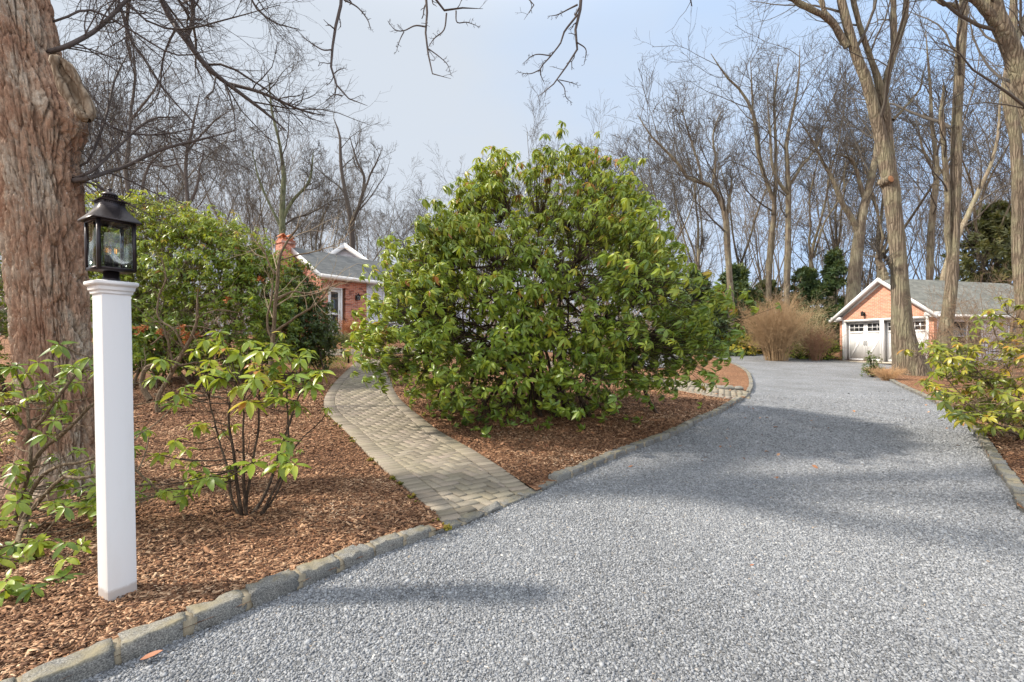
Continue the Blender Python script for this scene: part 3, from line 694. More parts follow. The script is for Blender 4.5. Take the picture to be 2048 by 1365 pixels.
SILC = row(8.0, [(835, 860, 1180), (800, 800, 1260), (760, 752, 1400), (700, 738, 1436), (640, 726, 1452), (590, 730, 1436), (540, 738, 1408), (490, 765, 1385), (440, 850, 1350), (395, 890, 1335), (360, 905, 1270), (330, 950, 1235), (305, 985, 1190)])[::1]
SILC = sorted([(z, .31+(a-.31)*.93, .31+(b_-.31)*.95) for z, a, b_ in SILC])
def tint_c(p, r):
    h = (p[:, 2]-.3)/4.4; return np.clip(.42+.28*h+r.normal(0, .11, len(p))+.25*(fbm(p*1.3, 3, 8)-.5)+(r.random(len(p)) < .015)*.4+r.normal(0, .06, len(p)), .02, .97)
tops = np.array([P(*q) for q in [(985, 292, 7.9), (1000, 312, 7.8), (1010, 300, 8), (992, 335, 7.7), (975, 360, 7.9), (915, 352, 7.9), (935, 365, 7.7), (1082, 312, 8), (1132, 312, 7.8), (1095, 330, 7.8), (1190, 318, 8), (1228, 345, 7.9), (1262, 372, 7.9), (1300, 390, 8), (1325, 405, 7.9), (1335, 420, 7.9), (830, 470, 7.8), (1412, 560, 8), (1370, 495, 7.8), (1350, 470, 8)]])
ENV = [(722, 1500), (734, 800), (735, 600), (742, 545), (768, 488), (805, 458), (845, 440), (878, 395), (905, 352), (930, 345), (955, 352), (975, 300), (1000, 285), (1022, 318), (1048, 345), (1076, 308), (1100, 322), (1135, 303), (1165, 325), (1190, 315), (1215, 345), (1240, 340), (1262, 378), (1300, 392), (1340, 408), (1352, 455), (1382, 500), (1395, 540), (1418, 560), (1440, 600), (1440, 650), (1446, 740), (1456, 1500)]
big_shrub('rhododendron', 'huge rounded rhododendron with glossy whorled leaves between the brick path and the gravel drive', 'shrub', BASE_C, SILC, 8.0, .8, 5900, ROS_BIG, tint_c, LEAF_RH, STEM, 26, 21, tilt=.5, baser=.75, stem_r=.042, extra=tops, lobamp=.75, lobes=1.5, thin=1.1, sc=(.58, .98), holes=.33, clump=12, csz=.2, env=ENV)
# ---- the broad leafy mass left of the path
ROS_SM = rosettes(12, (6, 10), .12, .04, (-5, 70), rz, 2)
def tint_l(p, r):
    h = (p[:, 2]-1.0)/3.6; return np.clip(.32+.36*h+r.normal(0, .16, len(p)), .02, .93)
SILL = sorted(row(11.2, [(745, 240, 520), (700, 200, 585), (640, 175, 600), (580, 165, 590), (520, 165, 560), (470, 170, 510), (430, 180, 430), (405, 190, 340), (392, 200, 240)]))
BL = on(-8.2, 11.2, 0)
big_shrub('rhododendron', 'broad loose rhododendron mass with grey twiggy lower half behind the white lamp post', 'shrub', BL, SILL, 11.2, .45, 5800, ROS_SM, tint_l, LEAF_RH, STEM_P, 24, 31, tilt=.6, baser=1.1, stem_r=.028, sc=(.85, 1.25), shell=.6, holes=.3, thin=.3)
SILD = sorted(row(12.6, [(735, 585, 660), (700, 558, 672), (660, 556, 668), (620, 556, 652), (580, 560, 632), (545, 570, 610), (525, 580, 600)]))
big_shrub('evergreen_shrub', 'dense dark green evergreen shrub between the leafy mass and the house door', 'shrub', on(-5.6, 12.6, 0), SILD, 12.6, .9, 2000, ROS_SM, lambda p, r: np.clip(.22+r.normal(0, .13, len(p)), .02, .8), LEAF_DK, STEM, 10, 41, tilt=.1, baser=.4, stem_r=.02, sc=(.75, 1.1), holes=.2, lobamp=.8)
SILF = sorted(row(9.5, [(790, -260, 12), (700, -300, 20), (600, -300, 22), (500, -280, 18), (420, -240, 10)]))
big_shrub('rhododendron', 'dark rhododendron showing as a sliver left of the big tree trunk', 'shrub', on(-11.6, 9.5, 0), SILF, 9.5, .7, 900, ROS_SM, tint_l, LEAF_DK, STEM, 10, 51, sc=(.9, 1.3))

# ---- open shrubs whose whorls can be told apart
ROS_NEAR = rosettes(14, (7, 11), .165, .056, (-5, 55), rz, 5)
def open_shrub(name, label, base, stems, whorls, d0, matL, mats, seed, scale=1.0, tint=.55, r0=.016, twigs=1, fill=0, sprig=0, tv=.14):
    """stems: lists of (px,py,d); whorls: (px,py,d[,scale])"""
    r = np.random.default_rng(seed); t = thing(name, label, 'shrub', base); tr = Tree(seed); B = np.array(base); nodes = []; Ps = []
    for s_ in stems:
        pts = [P(*q) for q in s_]; rr0 = r0*r.uniform(.75, 1.2)
        pts = resample(pts, 14); pts += np.cumsum(r.normal(0, .004, pts.shape), 0); Ps.append(pts); nodes.append(pts[3:])
    Ps = np.array(Ps); R_ = np.array([np.linspace(1, .42, 14)*r0*r.uniform(.7, 1.2) for _ in Ps]); tr.add((Ps, R_), 7, 'trunk'); nodes = np.vstack(nodes)
    tr.add(grow(Ps, R_, 3*twigs, .25, .95, 25, 70, .28, 6, .22, .08, .4, .06, .4, rmin=.0022, r=r), 4, 'trunk')
    pos = []; sc = []
    for q in whorls:
        pos.append(P(*q[:3])); sc.append((q[3] if len(q) > 3 else 1)*scale)
    pos = np.array(pos); sc = np.array(sc)
    if fill:
        k = r.integers(0, len(pos), fill); f_ = pos[k]+r.normal(0, 1, (fill, 3))*np.array([.10, .16, .07])*scale*1.3; pos = np.vstack([pos, f_]); sc = np.r_[sc, r.uniform(.5, .95, fill)*scale]
    P3 = []
    for p in pos:
        dd = np.linalg.norm(nodes-p, axis=1)+1.5*np.maximum(0, nodes[:, 2]-p[2]+.02); a = nodes[np.argmin(dd)]
        P3.append(resample([a, (a*.45+p*.55)+np.array([0, 0, -.03])*scale+r.normal(0, .012, 3), p], 6))
    P3 = np.array(P3); tr.add((P3, np.tile(np.linspace(.0055, .0035, 6), (len(P3), 1))), 5, 'trunk')
    V, Q = tr.mesh('trunk'); obj('stems', V, Q, mats, t, smooth=True)
    c0 = B+[0, 0, .1]; d = nrm(nrm(pos-c0)*.5+np.array([0, 0, 1.0])+r.normal(0, .22, pos.shape))
    V, Q, T_ = instance(ROS_NEAR, pos, d, sc*r.uniform(.85, 1.1, len(pos)), np.clip(tint+r.normal(0, tv, len(pos)), .05, .93), r)
    obj('foliage', V, Q, matL, t, None, T_); return t
b0 = G(495, 1030, MUL); D = b0[1]
st = [[(485, 1040, D), (470, 960, D-.05), (462, 900, D-.1), (455, 830, D-.1), (470, 760, D-.05)], [(490, 1040, D), (500, 960, D), (512, 880, D-.05), (515, 800, D-.1), (520, 720, D-.1)],
      [(495, 1040, D), (484, 960, D-.1), (482, 880, D-.2), (480, 800, D-.25)], [(515, 1040, D), (545, 985, D), (572, 930, D), (578, 850, D+.05), (575, 760, D+.1)],
      [(520, 1035, D), (560, 975, D+.05), (590, 900, D+.1), (635, 850, D+.15)], [(480, 1035, D), (462, 985, D+.1), (455, 930, D+.2), (440, 880, D+.3), (420, 800, D+.3)], [(500, 1035, D), (530, 990, D+.2), (560, 900, D+.3), (590, 800, D+.35), (610, 760, D+.35)]]
wh = [(505, 925, 3.4, 1.0), (560, 925, 3.45, .95), (498, 800, 3.45, 1.05), (556, 795, 3.5, .95), (570, 880, 3.5, .8), (410, 750, 3.8, 1.1), (440, 690, 3.9, .95), (480, 705, 3.8, 1.1), (525, 700, 3.7, 1.15), (560, 720, 3.8, 1.05), (600, 715, 3.8, 1.0), (640, 745, 3.7, .95), (625, 770, 3.6, 1.0), (520, 740, 3.6, 1.1), (475, 770, 3.6, .95), (440, 755, 3.7, 1), (545, 760, 3.6, .9), (590, 750, 3.6, .95), (615, 700, 4.0, .9), (500, 680, 4.0, 1.0), (550, 685, 4.0, 1.0), (460, 730, 3.9, .9), (405, 845, 3.7, .75), (465, 850, 3.9, .6), (375, 790, 3.9, .7), (655, 815, 3.8, .55), (530, 730, 4.1, 1), (580, 770, 4.1, .9), (390, 700, 4.1, .8), (350, 880, 3.7, .85), (410, 950, 3.6, .5), (445, 955, 3.7, .5), (380, 960, 3.6, .5), (600, 900, 4, .35)]
open_shrub('young_rhododendron', 'small open rhododendron with bare forked stems and large leaves, alone in the mulch', b0, st, wh, D, LEAF_RH, STEM, 61, .92, .62, .014, 1, 62)
# shrub at the left edge of the picture
b1 = np.array([-3.9, 3.6, float(gz(-3.9, 3.6))+MUL])
st = [[(20, 1090, 3.55), (40, 1000, 3.5), (60, 930, 3.4), (58, 860, 3.4), (52, 800, 3.4), (30, 730, 3.5)], [(30, 1080, 3.5), (70, 980, 3.4), (120, 935, 3.3), (190, 920, 3.2), (260, 880, 3.3)],
      [(50, 880, 3.4), (90, 830, 3.3), (125, 780, 3.25), (160, 740, 3.3), (205, 720, 3.3)], [(10, 1080, 3.6), (-30, 1000, 3.5), (-60, 900, 3.5), (-40, 820, 3.6), (10, 770, 3.7)],
      [(30, 1060, 3.4), (80, 1000, 3.2), (130, 950, 3.1), (180, 960, 3.1), (250, 930, 3.3), (320, 985, 3.5)], [(45, 860, 3.4), (20, 830, 3.4), (-20, 810, 3.4)], [(60, 1010, 3.5), (40, 1080, 3.1), (60, 1130, 2.9), (75, 1185, 2.8)],
      [(60, 950, 3.5), (90, 900, 3.45), (140, 860, 3.4), (200, 800, 3.4), (245, 770, 3.5)]]
wh = [(50, 745, 3.4, .9), (95, 770, 3.3, 1), (150, 735, 3.3, .95), (10, 785, 3.5, 1), (205, 735, 3.6, .7), (80, 795, 3.5, .8), (30, 810, 3.4, .7), (250, 745, 3.6, .9), (110, 1005, 3.1, .7), (70, 1090, 2.95, .85), (130, 1085, 2.8, .65), (25, 1090, 3.0, .8), (30, 960, 3.4, .6), (200, 985, 3.5, .8), (280, 985, 3.5, .7), (325, 980, 3.5, .6), (240, 1000, 3.5, .6), (180, 1000, 3.6, .8), (150, 960, 3.7, .8), (10, 1180, 2.5, .8), (20, 1240, 2.4, .75), (-10, 1120, 2.8, .9), (300, 860, 3.7, .6), (320, 800, 3.7, .5), (130, 830, 3.5, .5), (40, 930, 3.3, .5), (-40, 960, 3.4, .9), (-30, 1050, 3.2, .9), (15, 880, 3.5, .5), (60, 1045, 3.1, .55)]
open_shrub('leggy_rhododendron', 'leggy rhododendron with pale bare branches in front of the big tree trunk', b1, st, wh, 3.4, LEAF_RH, STEM_P, 71, .8, .48, .019, 3, 84)
# shrub at the right edge
b2 = on(7.9, 6.9)
st = [[(2060, 880, 6.9), (2030, 830, 6.8), (1980, 770, 6.6), (1930, 720, 6.5)], [(2065, 880, 6.9), (2040, 800, 6.9), (2010, 720, 6.9), (1985, 650, 6.9)], [(2070, 880, 6.9), (1990, 840, 6.5), (1930, 800, 6.4), (1890, 760, 6.4)], [(2060, 880, 6.9), (2010, 860, 6.3), (1960, 830, 6.2), (1910, 800, 6.2)], [(2070, 880, 6.9), (2060, 760, 6.9), (2050, 660, 7), (2020, 630, 7)], [(2080, 880, 7), (2100, 760, 7), (2110, 680, 7)]]
r_ = np.random.default_rng(5); wh = []
for _ in range(120):
    px = r_.uniform(1868, 2150); lo = np.interp(px, [1868, 1950, 2048, 2150], [690, 690, 655, 640]); hi = np.interp(px, [1868, 1900, 1960, 2048, 2150], [780, 820, 860, 870, 880]); py = r_.uniform(lo, hi)
    wh.append((px, py, 6.9-(.9 if py > 780 else 0)*r_.random()+r_.normal(0, .45), r_.uniform(.6, 1.0)))
wh += [(1975, 620, 6.9, .8), (2010, 605, 7, .8), (1960, 640, 6.8, .9), (1990, 650, 7, .9), (2045, 610, 7, .8), (1925, 690, 6.7, 1), (1895, 730, 6.6, 1), (1870, 770, 6.5, .9), (2045, 640, 6.9, .9)]
open_shrub('yellowing_rhododendron', 'sprawling rhododendron with yellow-green leaves at the right edge beyond the kerb', b2, st, wh, 6.9, LEAF_RH2, STEM_P, 81, .95, .58, .02, 3, 300, tv=.2)
# ================================================================= BUILT THINGS
WHITE = mat_plain('white_paint', (.70, .695, .69), .45, .03, 6, 0, .06)
POSTW, t, b = newmat('post_paint'); v = nd(t, 'ShaderNodeTexCoord').outputs['Object']; sp_ = nd(t, 'ShaderNodeSeparateXYZ'); t.links.new(v, sp_.inputs[0])
ad_ = nd(t, 'ShaderNodeMath', operation='MULTIPLY_ADD'); ad_.inputs[1].default_value = -.055; t.links.new(noise(t, 22, 5, .7, v), ad_.inputs[0]); t.links.new(sp_.outputs[2], ad_.inputs[2])
c = mixc(t, ramp(t, ad_.outputs[0], [(.0, (0.5, .5, .5)), (.02, (0, 0, 0))]), mixc(t, ramp(t, noise(t, 5, 5, .7, v, (1, 1, .25)), [(.5, (0, 0, 0)), (.8, (.5, .5, .5))]), (.68, .68, .68), (.58, .57, .53)), (.24, .15, .09))
t.links.new(c, b.inputs['Base Color']); b.inputs['Roughness'].default_value = .5; bump(t, b, noise(t, 60, 4, .6, v, (1, 1, .08)), .12, .004)
WHITE_V = mat_plain('white_vinyl', (.70, .71, .75), .4, .02, 3)
DKMET = mat_plain('bronze_metal', (.03, .024, .026), .38, .3, 18, .6, .1)
GLASS, t, b = newmat('clear_glass')
gl = nd(t, 'ShaderNodeBsdfGlossy'); gl.inputs['Roughness'].default_value = .02; tp = nd(t, 'ShaderNodeBsdfTransparent'); tp.inputs[0].default_value = (.93, .96, .95, 1)
ms = nd(t, 'ShaderNodeMixShader'); ly = nd(t, 'ShaderNodeLayerWeight'); ly.inputs[0].default_value = .35
mm = nd(t, 'ShaderNodeMath', operation='MULTIPLY_ADD'); mm.inputs[1].default_value = .5; mm.inputs[2].default_value = .05; t.links.new(ly.outputs['Fresnel'], mm.inputs[0])
t.links.new(mm.outputs[0], ms.inputs[0]); t.links.new(tp.outputs[0], ms.inputs[1]); t.links.new(gl.outputs[0], ms.inputs[2]); t.links.new(ms.outputs[0], t.nodes['Material Output'].inputs[0])
DGLASS, t, b = newmat('dark_window_glass'); b.inputs['Base Color'].default_value = (.02, .022, .025, 1); b.inputs['Roughness'].default_value = .05; b.inputs['Specular IOR Level'].default_value = .9
WIRE = mat_plain('filament', (.9, .45, .1), .4); WIRE.node_tree.nodes['Principled BSDF'].inputs['Emission Color'].default_value = (1, .42, .08, 1); WIRE.node_tree.nodes['Principled BSDF'].inputs['Emission Strength'].default_value = 1.2
def bricks(name, c1, c2, mortar, bw=.215, bh=.075, dark=.0):
    m, t, b = newmat(name); uv = nd(t, 'ShaderNodeTexCoord').outputs['UV']
    bt = nd(t, 'ShaderNodeTexBrick'); bt.inputs['Scale'].default_value = 1; bt.inputs['Brick Width'].default_value = bw; bt.inputs['Row Height'].default_value = bh; bt.inputs['Mortar Size'].default_value = .006; bt.inputs['Mortar Smooth'].default_value = .2
    bt.inputs['Color1'].default_value = (*c1, 1); bt.inputs['Color2'].default_value = (*c2, 1); bt.inputs['Mortar'].default_value = (*mortar, 1); bt.inputs['Bias'].default_value = -.1
    t.links.new(uv, bt.inputs[0]); n = noise(t, 5, 5, .7, uv); c = mixc(t, .4, bt.outputs[0], n, 'OVERLAY')
    mp = nd(t, 'ShaderNodeMapping'); mp.inputs['Scale'].default_value = (1/bw, 1/bh, 1); t.links.new(uv, mp.inputs[0])
    wn = nd(t, 'ShaderNodeTexVoronoi'); wn.inputs['Scale'].default_value = .9; t.links.new(mp.outputs[0], wn.inputs[0]); s_ = nd(t, 'ShaderNodeSeparateColor'); t.links.new(wn.outputs['Color'], s_.inputs[0])
    if dark: c = mixc(t, ramp(t, s_.outputs[0], [(.72, (0, 0, 0)), (.9, (dark, dark, dark))]), c, tuple(x*.25 for x in c2))
    t.links.new(c, b.inputs['Base Color']); b.inputs['Roughness'].default_value = .85; bump(t, b, bt.outputs['Fac'], -.4, .006); return m
BRICK_G = bricks('orange_brick', (.60, .27, .165), (.50, .20, .125), (.60, .52, .44), dark=.22)
BRICK_H = bricks('red_brick', (.52, .19, .11), (.36, .11, .07), (.50, .42, .37), dark=.6)
SHING_G = bricks('grey_green_shingle', (.20, .20, .175), (.12, .125, .108), (.05, .055, .05), .30, .14)
SHING_H = bricks('grey_shingle', (.12, .125, .125), (.065, .07, .07), (.05, .055, .06), .30, .14)
SIDING = bricks('white_siding', (.66, .66, .72), (.60, .60, .67), (.34, .34, .40), 3.0, .12)
def quad_uv(name, corners, m, parent, thick=0.0, nvec=None):
    """wall or roof slab: outline in 3-D, UV in metres, given thickness along nvec"""
    c = np.array(corners, float); n = len(c); u = nrm(c[1]-c[0]); nn = nrm(np.cross(c[1]-c[0], c[-1]-c[0])) if nvec is None else nrm(np.array(nvec, float)); v = np.cross(nn, u)
    if abs(v[2]) > 1e-6 and v[2] < 0: v = -v
    V = np.vstack([c, c-nn*thick]) if thick else c
    uvp = lambda p: ((p-c[0])@u, (p-c[0])@v+ (0))
    me = bpy.data.meshes.new(name); F_ = [list(range(n))]
    if thick: F_ += [list(range(2*n-1, n-1, -1))]+[[i, n+i, n+(i+1) % n, (i+1) % n] for i in range(n)]
    off = ROOT[parent]; me.from_pydata([tuple(p-off) for p in V], [], F_)
    l = me.uv_layers.new(name='UVMap')
    for po in me.polygons:
        for li, vi in zip(po.loop_indices, po.vertices): l.data[li].uv = uvp(V[vi])
    me.materials.append(m); me.update(); o = bpy.data.objects.new(name, me); S.collection.objects.link(o); o.parent = parent; ROOT[o] = off; return o
def merge_quads(name, quads, m, parent):
    """several slabs with their own UV joined as one mesh"""
    Vs, Fs, Us = [], [], []
    for corners, thick in quads:
        c = np.array(corners, float); n = len(c); u = nrm(c[1]-c[0]); nn = nrm(np.cross(c[1]-c[0], c[-1]-c[0])); v = np.cross(nn, u)
        if v[2] < 0: v = -v
        V = np.vstack([c, c-nn*thick]); b_ = len(Vs); Vs += [p for p in V]
        for f in [list(range(n))]+[list(range(2*n-1, n-1, -1))]+[[i, n+i, n+(i+1) % n, (i+1) % n] for i in range(n)]:
            Fs.append([b_+i for i in f]); Us.append([((V[i])@u, V[i]@v) for i in f])
    off = ROOT[parent]; me = bpy.data.meshes.new(name); me.from_pydata([tuple(p-off) for p in Vs], [], Fs); l = me.uv_layers.new(name='UVMap')
    for po, us in zip(me.polygons, Us):
        for li, uv in zip(po.loop_indices, us): l.data[li].uv = uv
    me.materials.append(m); me.update(); o = bpy.data.objects.new(name, me); S.collection.objects.link(o); o.parent = parent; ROOT[o] = off; return o
class Fr:
    """local frame of a facade: u along it, n out of it, z up"""
    def __init__(s, o, u): s.o = np.array(o, float); s.u = nrm(np.array([u[0], u[1], 0.])); s.n = np.array([s.u[1], -s.u[0], 0.]); s.M = np.column_stack([s.u, s.n, [0, 0, 1]])
    def p(s, u, n, z): return s.o+s.u*u+s.n*n+np.array([0, 0, z])
    def box(s, mb, u0, u1, n0, n1, z0, z1, tint=.5): mb.box(s.p((u0+u1)/2, (n0+n1)/2, (z0+z1)/2), (u1-u0, n1-n0, z1-z0), s.M, tint)
# ---- lamp post
def lamp_post():
    C0 = G(216, 1201, MUL); k = math.radians(30); u = np.array([math.sin(k), math.cos(k), 0]); v = np.array([-math.cos(k), math.sin(k), 0]); wd = .132
    z0 = C0[2]; c = C0+(u+v)*wd/2; M = np.column_stack([u, v, [0, 0, 1]])
    T = thing('lamp_post', 'square white lamp post with a dark metal lantern, standing in the mulch by the kerb', 'lamp post', (c[0], c[1], z0))
    def sh(o):  # the post leans a little
        for q in o.data.vertices: q.co.x -= q.co.z*.0205
        return o
    def prism(mb, prof, tint=.5):  # square lathe
        for i in range(len(prof)-1):
            (a, za), (b_, zb) = prof[i], prof[i+1]; vs = []
            for h, z in ((a, za), (b_, zb)):
                for su, sv in ((-1, -1), (1, -1), (1, 1), (-1, 1)): vs.append(c*[1, 1, 0]+u*su*h+v*sv*h+[0, 0, z])
            mb.add(vs, [[j, (j+1) % 4, 4+(j+1) % 4, 4+j] for j in range(4)], tint=tint)
        for (h, z), q in ((prof[0], [3, 2, 1, 0]), (prof[-1], [0, 1, 2, 3])):
            mb.add([c*[1, 1, 0]+u*su*h+v*sv*h+[0, 0, z] for su, sv in ((-1, -1), (1, -1), (1, 1), (-1, 1))], [q])
    zt = z0+1.73
    mb = MB(); h = wd/2; prism(mb, [(h-.0025, z0-.2), (h-.0025, z0-.1), (h, z0-.09), (h, zt)]); o = sh(mb.build('post', POSTW, T))
    bv = o.modifiers.new('bevel', 'BEVEL'); bv.width = .003; bv.segments = 2
    mb = MB(); prism(mb, [(h+.001, zt-.055), (h+.007, zt-.05), (h+.008, zt-.038), (h+.014, zt-.03), (h+.016, zt-.012), (h+.026, zt-.002), (h+.028, zt+.004), (h+.028, zt+.016), (h+.024, zt+.019), (.01, zt+.03)]); sh(mb.build('post_cap', WHITE, T))
    zc = zt+.028; zb = zc+.055; bh = .275; zq = zb+bh; hb = .0875
    L = MB(); L.lathe((c[0], c[1], 0), [(.0, zc-.01), (.040, zc-.01), (.040, zc+.012), (.036, zc+.014), (.036, zb-.004), (0, zb-.004)], 20); L = sh(L.build('lantern', DKMET, T, True))
    f = MB(); bar = .008
    for su, sv in ((-1, -1), (1, -1), (1, 1), (-1, 1)):
        p = c+u*su*(hb-bar)+v*sv*(hb-bar); f.box((p[0], p[1], (zb+zq)/2), (bar*2, bar*2, bh), M)
    for su, sv in ((0, -1), (1, 0), (0, 1), (-1, 0)):
        for z in (zb+.006, zq-.006):
            p = c+u*su*(hb-bar)+v*sv*(hb-bar); f.box((p[0], p[1], z), (bar*2*.98 if su else (hb-bar*2)*2, bar*2*.98 if sv else (hb-bar*2)*2, .012), M)
    f.box((c[0], c[1], zb-.002), (hb*2-.004, hb*2-.004, .005), M); sh(f.build('lantern_frame', DKMET, L))
    for su, sv in ((0, -1), (1, 0), (0, 1), (-1, 0)):
        g = MB(); p = c+u*su*(hb-.009)+v*sv*(hb-.009); g.box((p[0], p[1], (zb+zq)/2), (.002 if su else (hb-bar*2)*2, .002 if sv else (hb-bar*2)*2, bh-.026), M); sh(g.build('glass_pane', GLASS, L))
    rf = MB(); pr = [(hb+.020, zq-.004), (hb+.022, zq)]
    for i in range(9):
        a = i/8; pr.append((.052+(hb+.020-.052)*(1-a)**2.1, zq+.006+.098*a**.85))
    pr += [(.052, zq+.112), (.060, zq+.113), (.061, zq+.119), (.045, zq+.122)]
    prism(rf, pr)
    rf.lathe((c[0], c[1], 0), [(.031, zq+.12), (.031, zq+.150), (.037, zq+.151), (.036, zq+.157), (.024, zq+.168), (.008, zq+.174), (.006, zq+.178), (.010, zq+.184), (.009, zq+.192), (0, zq+.197)], 20)
    for k_ in range(16):
        a = k_/16*2*PI; rf.box((c[0]+math.cos(a)*.0315, c[1]+math.sin(a)*.0315, zq+.142), (.004, .004, .016))
    for s_ in (-1, 1):
        for i in range(-4, 5):
            for ax, bx in ((u, v), (v, u)):
                p = c+ax*s_*.0535+bx*i*.0105; rf.box((p[0], p[1], zq+.107), (.004, .004, .010), M)
    sh(rf.build('lantern_roof', DKMET, L))
    cl_ = MB(); cl_.box((c[0], c[1], zb+.008), (.07, .07, .008), M)
    for i in range(3):
        a = i*2*PI/3+.4; p = c+np.array([math.cos(a), math.sin(a), 0])*.022; cl_.lathe((p[0], p[1], 0), [(0, zb+.008), (.011, zb+.01), (.011, zb+.085), (0, zb+.086)], 10)
    sh(cl_.build('candle_holder', DKMET, L, True))
    for i in range(3):
        a = i*2*PI/3+.4; p = c+np.array([math.cos(a), math.sin(a), 0])*.022; zz = zb+.086
        g = MB(); g.lathe((p[0], p[1], 0), [(.008, zz), (.015, zz+.014), (.0165, zz+.026), (.012, zz+.045), (.005, zz+.06), (.001, zz+.068)], 12); sh(g.build('bulb', GLASS, L, True))
        g = MB()
        for q in range(4):
            b_ = q*PI/2; g.box((p[0]+math.cos(b_)*.005, p[1]+math.sin(b_)*.005, zz+.027), (.0016, .0016, .026))
        sh(g.build('filament', WIRE, L))
lamp_post()
# ---- garage
def sconce(fr, u, z, par, s=1.0, name='wall_lamp'):
    m = MB(); fr.box(m, u-.05*s, u+.05*s, .004, .025, z-.09*s, z+.09*s); fr.box(m, u-.015, u+.015, .026, .12*s, z+.06*s, z+.085*s)
    p = fr.p(u, .13*s, z-.10*s); m.lathe(p, [(0, .0), (.055*s, .005), (.06*s, .02), (.062*s, .16*s), (.09*s, .165*s), (.03*s, .21*s), (.012*s, .25*s), (0, .26*s)], 8)
    o = m.build(name, DKMET, par)
    g = MB(); g.lathe(p, [(.066*s, .025), (.068*s, .15*s)], 8); g.build('glass_pane', WHITE_V if False else GLASS, o)
def garage():
    A = np.array([18.55, 25.75]); B = np.array([19.7, 21.25]); L = np.linalg.norm(B-A); zg = .50; fr = Fr((A[0], A[1], zg), B-A)   # fr.n points to the drive
    D2 = 9.2; he = 2.42; hw = L/2; rise = 1.78; T = thing('garage', 'orange brick garage with white gable trim and two white carriage doors beyond the drive', 'garage', fr.p(L/2, -D2/2, 0))
    fl = -fr.n
    dw, dh = 2.02, 2.16; u1 = .28; u2 = L-.30-dw
    fw = 0.11
    # front wall round two openings
    q = []
    def wq(a, b_, z0, z1): q.append(([fr.p(a, 0, z0), fr.p(b_, 0, z0), fr.p(b_, 0, z1), fr.p(a, 0, z1)], .2))
    wq(0, u1, -.3, he); wq(u1+dw, u2, -.3, he); wq(u2+dw, L, -.3, he); wq(u1, u1+dw, dh, he); wq(u2, u2+dw, dh, he)
    q.append(([fr.p(0, 0, he), fr.p(L, 0, he), fr.p(L/2, 0, he+rise)], .2))
    merge_quads('front_wall', q, BRICK_G, T)
    q = [([fr.p(L, -.2, -.3), fr.p(L, -D2, -.3), fr.p(L, -D2, he), fr.p(L, -.2, he)], .15), ([fr.p(0, -D2, -.3), fr.p(0, -.2, -.3), fr.p(0, -.2, he), fr.p(0, -D2, he)], .15),
         ([fr.p(L, -D2, -.3), fr.p(0, -D2, -.3), fr.p(0, -D2, he), fr.p(L/2, -D2, he+rise), fr.p(L, -D2, he)], .15)]
    merge_quads('side_wall', q, SIDING, T)
    # roof
    oh = .34; ov = .30; sl = rise/hw
    def rp(u, n, dz=0): return fr.p(u, n, he+rise-abs(u-L/2)*sl+dz)
    q = []
    for s_ in (0, 1):
        e = -oh if s_ == 0 else L+oh
        c4 = [rp(e, -D2-.1, .16), rp(e, ov, .16), rp(L/2, ov, .16), rp(L/2, -D2-.1, .16)]
        if s_ == 1: c4 = [c4[1], c4[0], c4[3], c4[2]]
        q.append((c4[::1], .05))
    rf = merge_quads('roof', q, SHING_G, T)
    tr = MB()
    for s_ in (0, 1):
        e = -oh if s_ == 0 else L+oh; d_ = 1 if s_ else -1
        for n0, n1, z0, z1 in ((ov+.02, ov-.02, -.06, .155), ):
            tr.hexa([rp(e, n1, z0), rp(e, n0, z0), rp(L/2, n0, z0), rp(L/2, n1, z0)], [rp(e, n1, z1), rp(e, n0, z1), rp(L/2, n0, z1), rp(L/2, n1, z1)])
        tr.hexa([rp(e, 0.003, -.01), rp(e, ov-.022, -.01), rp(L/2, ov-.022, -.01), rp(L/2, 0.003, -.01)], [rp(e, 0.003, .02), rp(e, ov-.022, .02), rp(L/2, ov-.022, .02), rp(L/2, 0.003, .02)])
        # frieze board on the brick
        tr.hexa([rp(e*.0+(0 if s_ == 0 else L), .003, -.14), rp((0 if s_ == 0 else L), .03, -.14), rp(L/2, .03, -.14), rp(L/2, .003, -.14)], [rp((0 if s_ == 0 else L), .003, -.012), rp((0 if s_ == 0 else L), .03, -.012), rp(L/2, .03, -.012), rp(L/2, .003, -.012)])
        # gutter and eave return
        a, b_ = (e-.11, e+.02) if s_ == 0 else (e-.02, e+.11)
        zz = he+rise-(hw+oh)*sl+.02; fr.box(tr, a, b_, -D2, ov-.03, zz, zz+.13)
        a, b_ = (e+.021, -.003) if s_ == 0 else (L+.003, e-.021); fr.box(tr, min(a, b_), max(a, b_), -D2, ov-.023, he-.22, he-.19)
        a, b_ = (e+.02, .22) if s_ == 0 else (L-.22, e-.02); 
        fr.box(tr, a, b_, .004, ov-.024, he-.18, he+.02)
    tr.build('roof_trim', WHITE, T)
    for ui in (u1, u2):
        m = MB(); fr.box(m, ui-fw, ui, .004, .035, -.02, dh+fw); fr.box(m, ui+dw, ui+dw+fw, .004, .035, -.02, dh+fw); fr.box(m, ui+.001, ui+dw-.001, .004, .033, dh, dh+fw)
        fr.box(m, ui+.001, ui+.03, -.23, .003, 0, dh-.002); fr.box(m, ui+dw-.03, ui+dw-.001, -.23, .003, 0, dh-.002); fr.box(m, ui+.031, ui+dw-.031, -.23, .003, dh-.03, dh-.002)
        m.build('door_frame', WHITE, T)
        d = MB(); a, b_ = ui+.032, ui+dw-.032; zt = dh-.032; nb = -.23; W = (b_-a)
        fr.box(d, a, b_, nb-.05, nb, 0, zt)
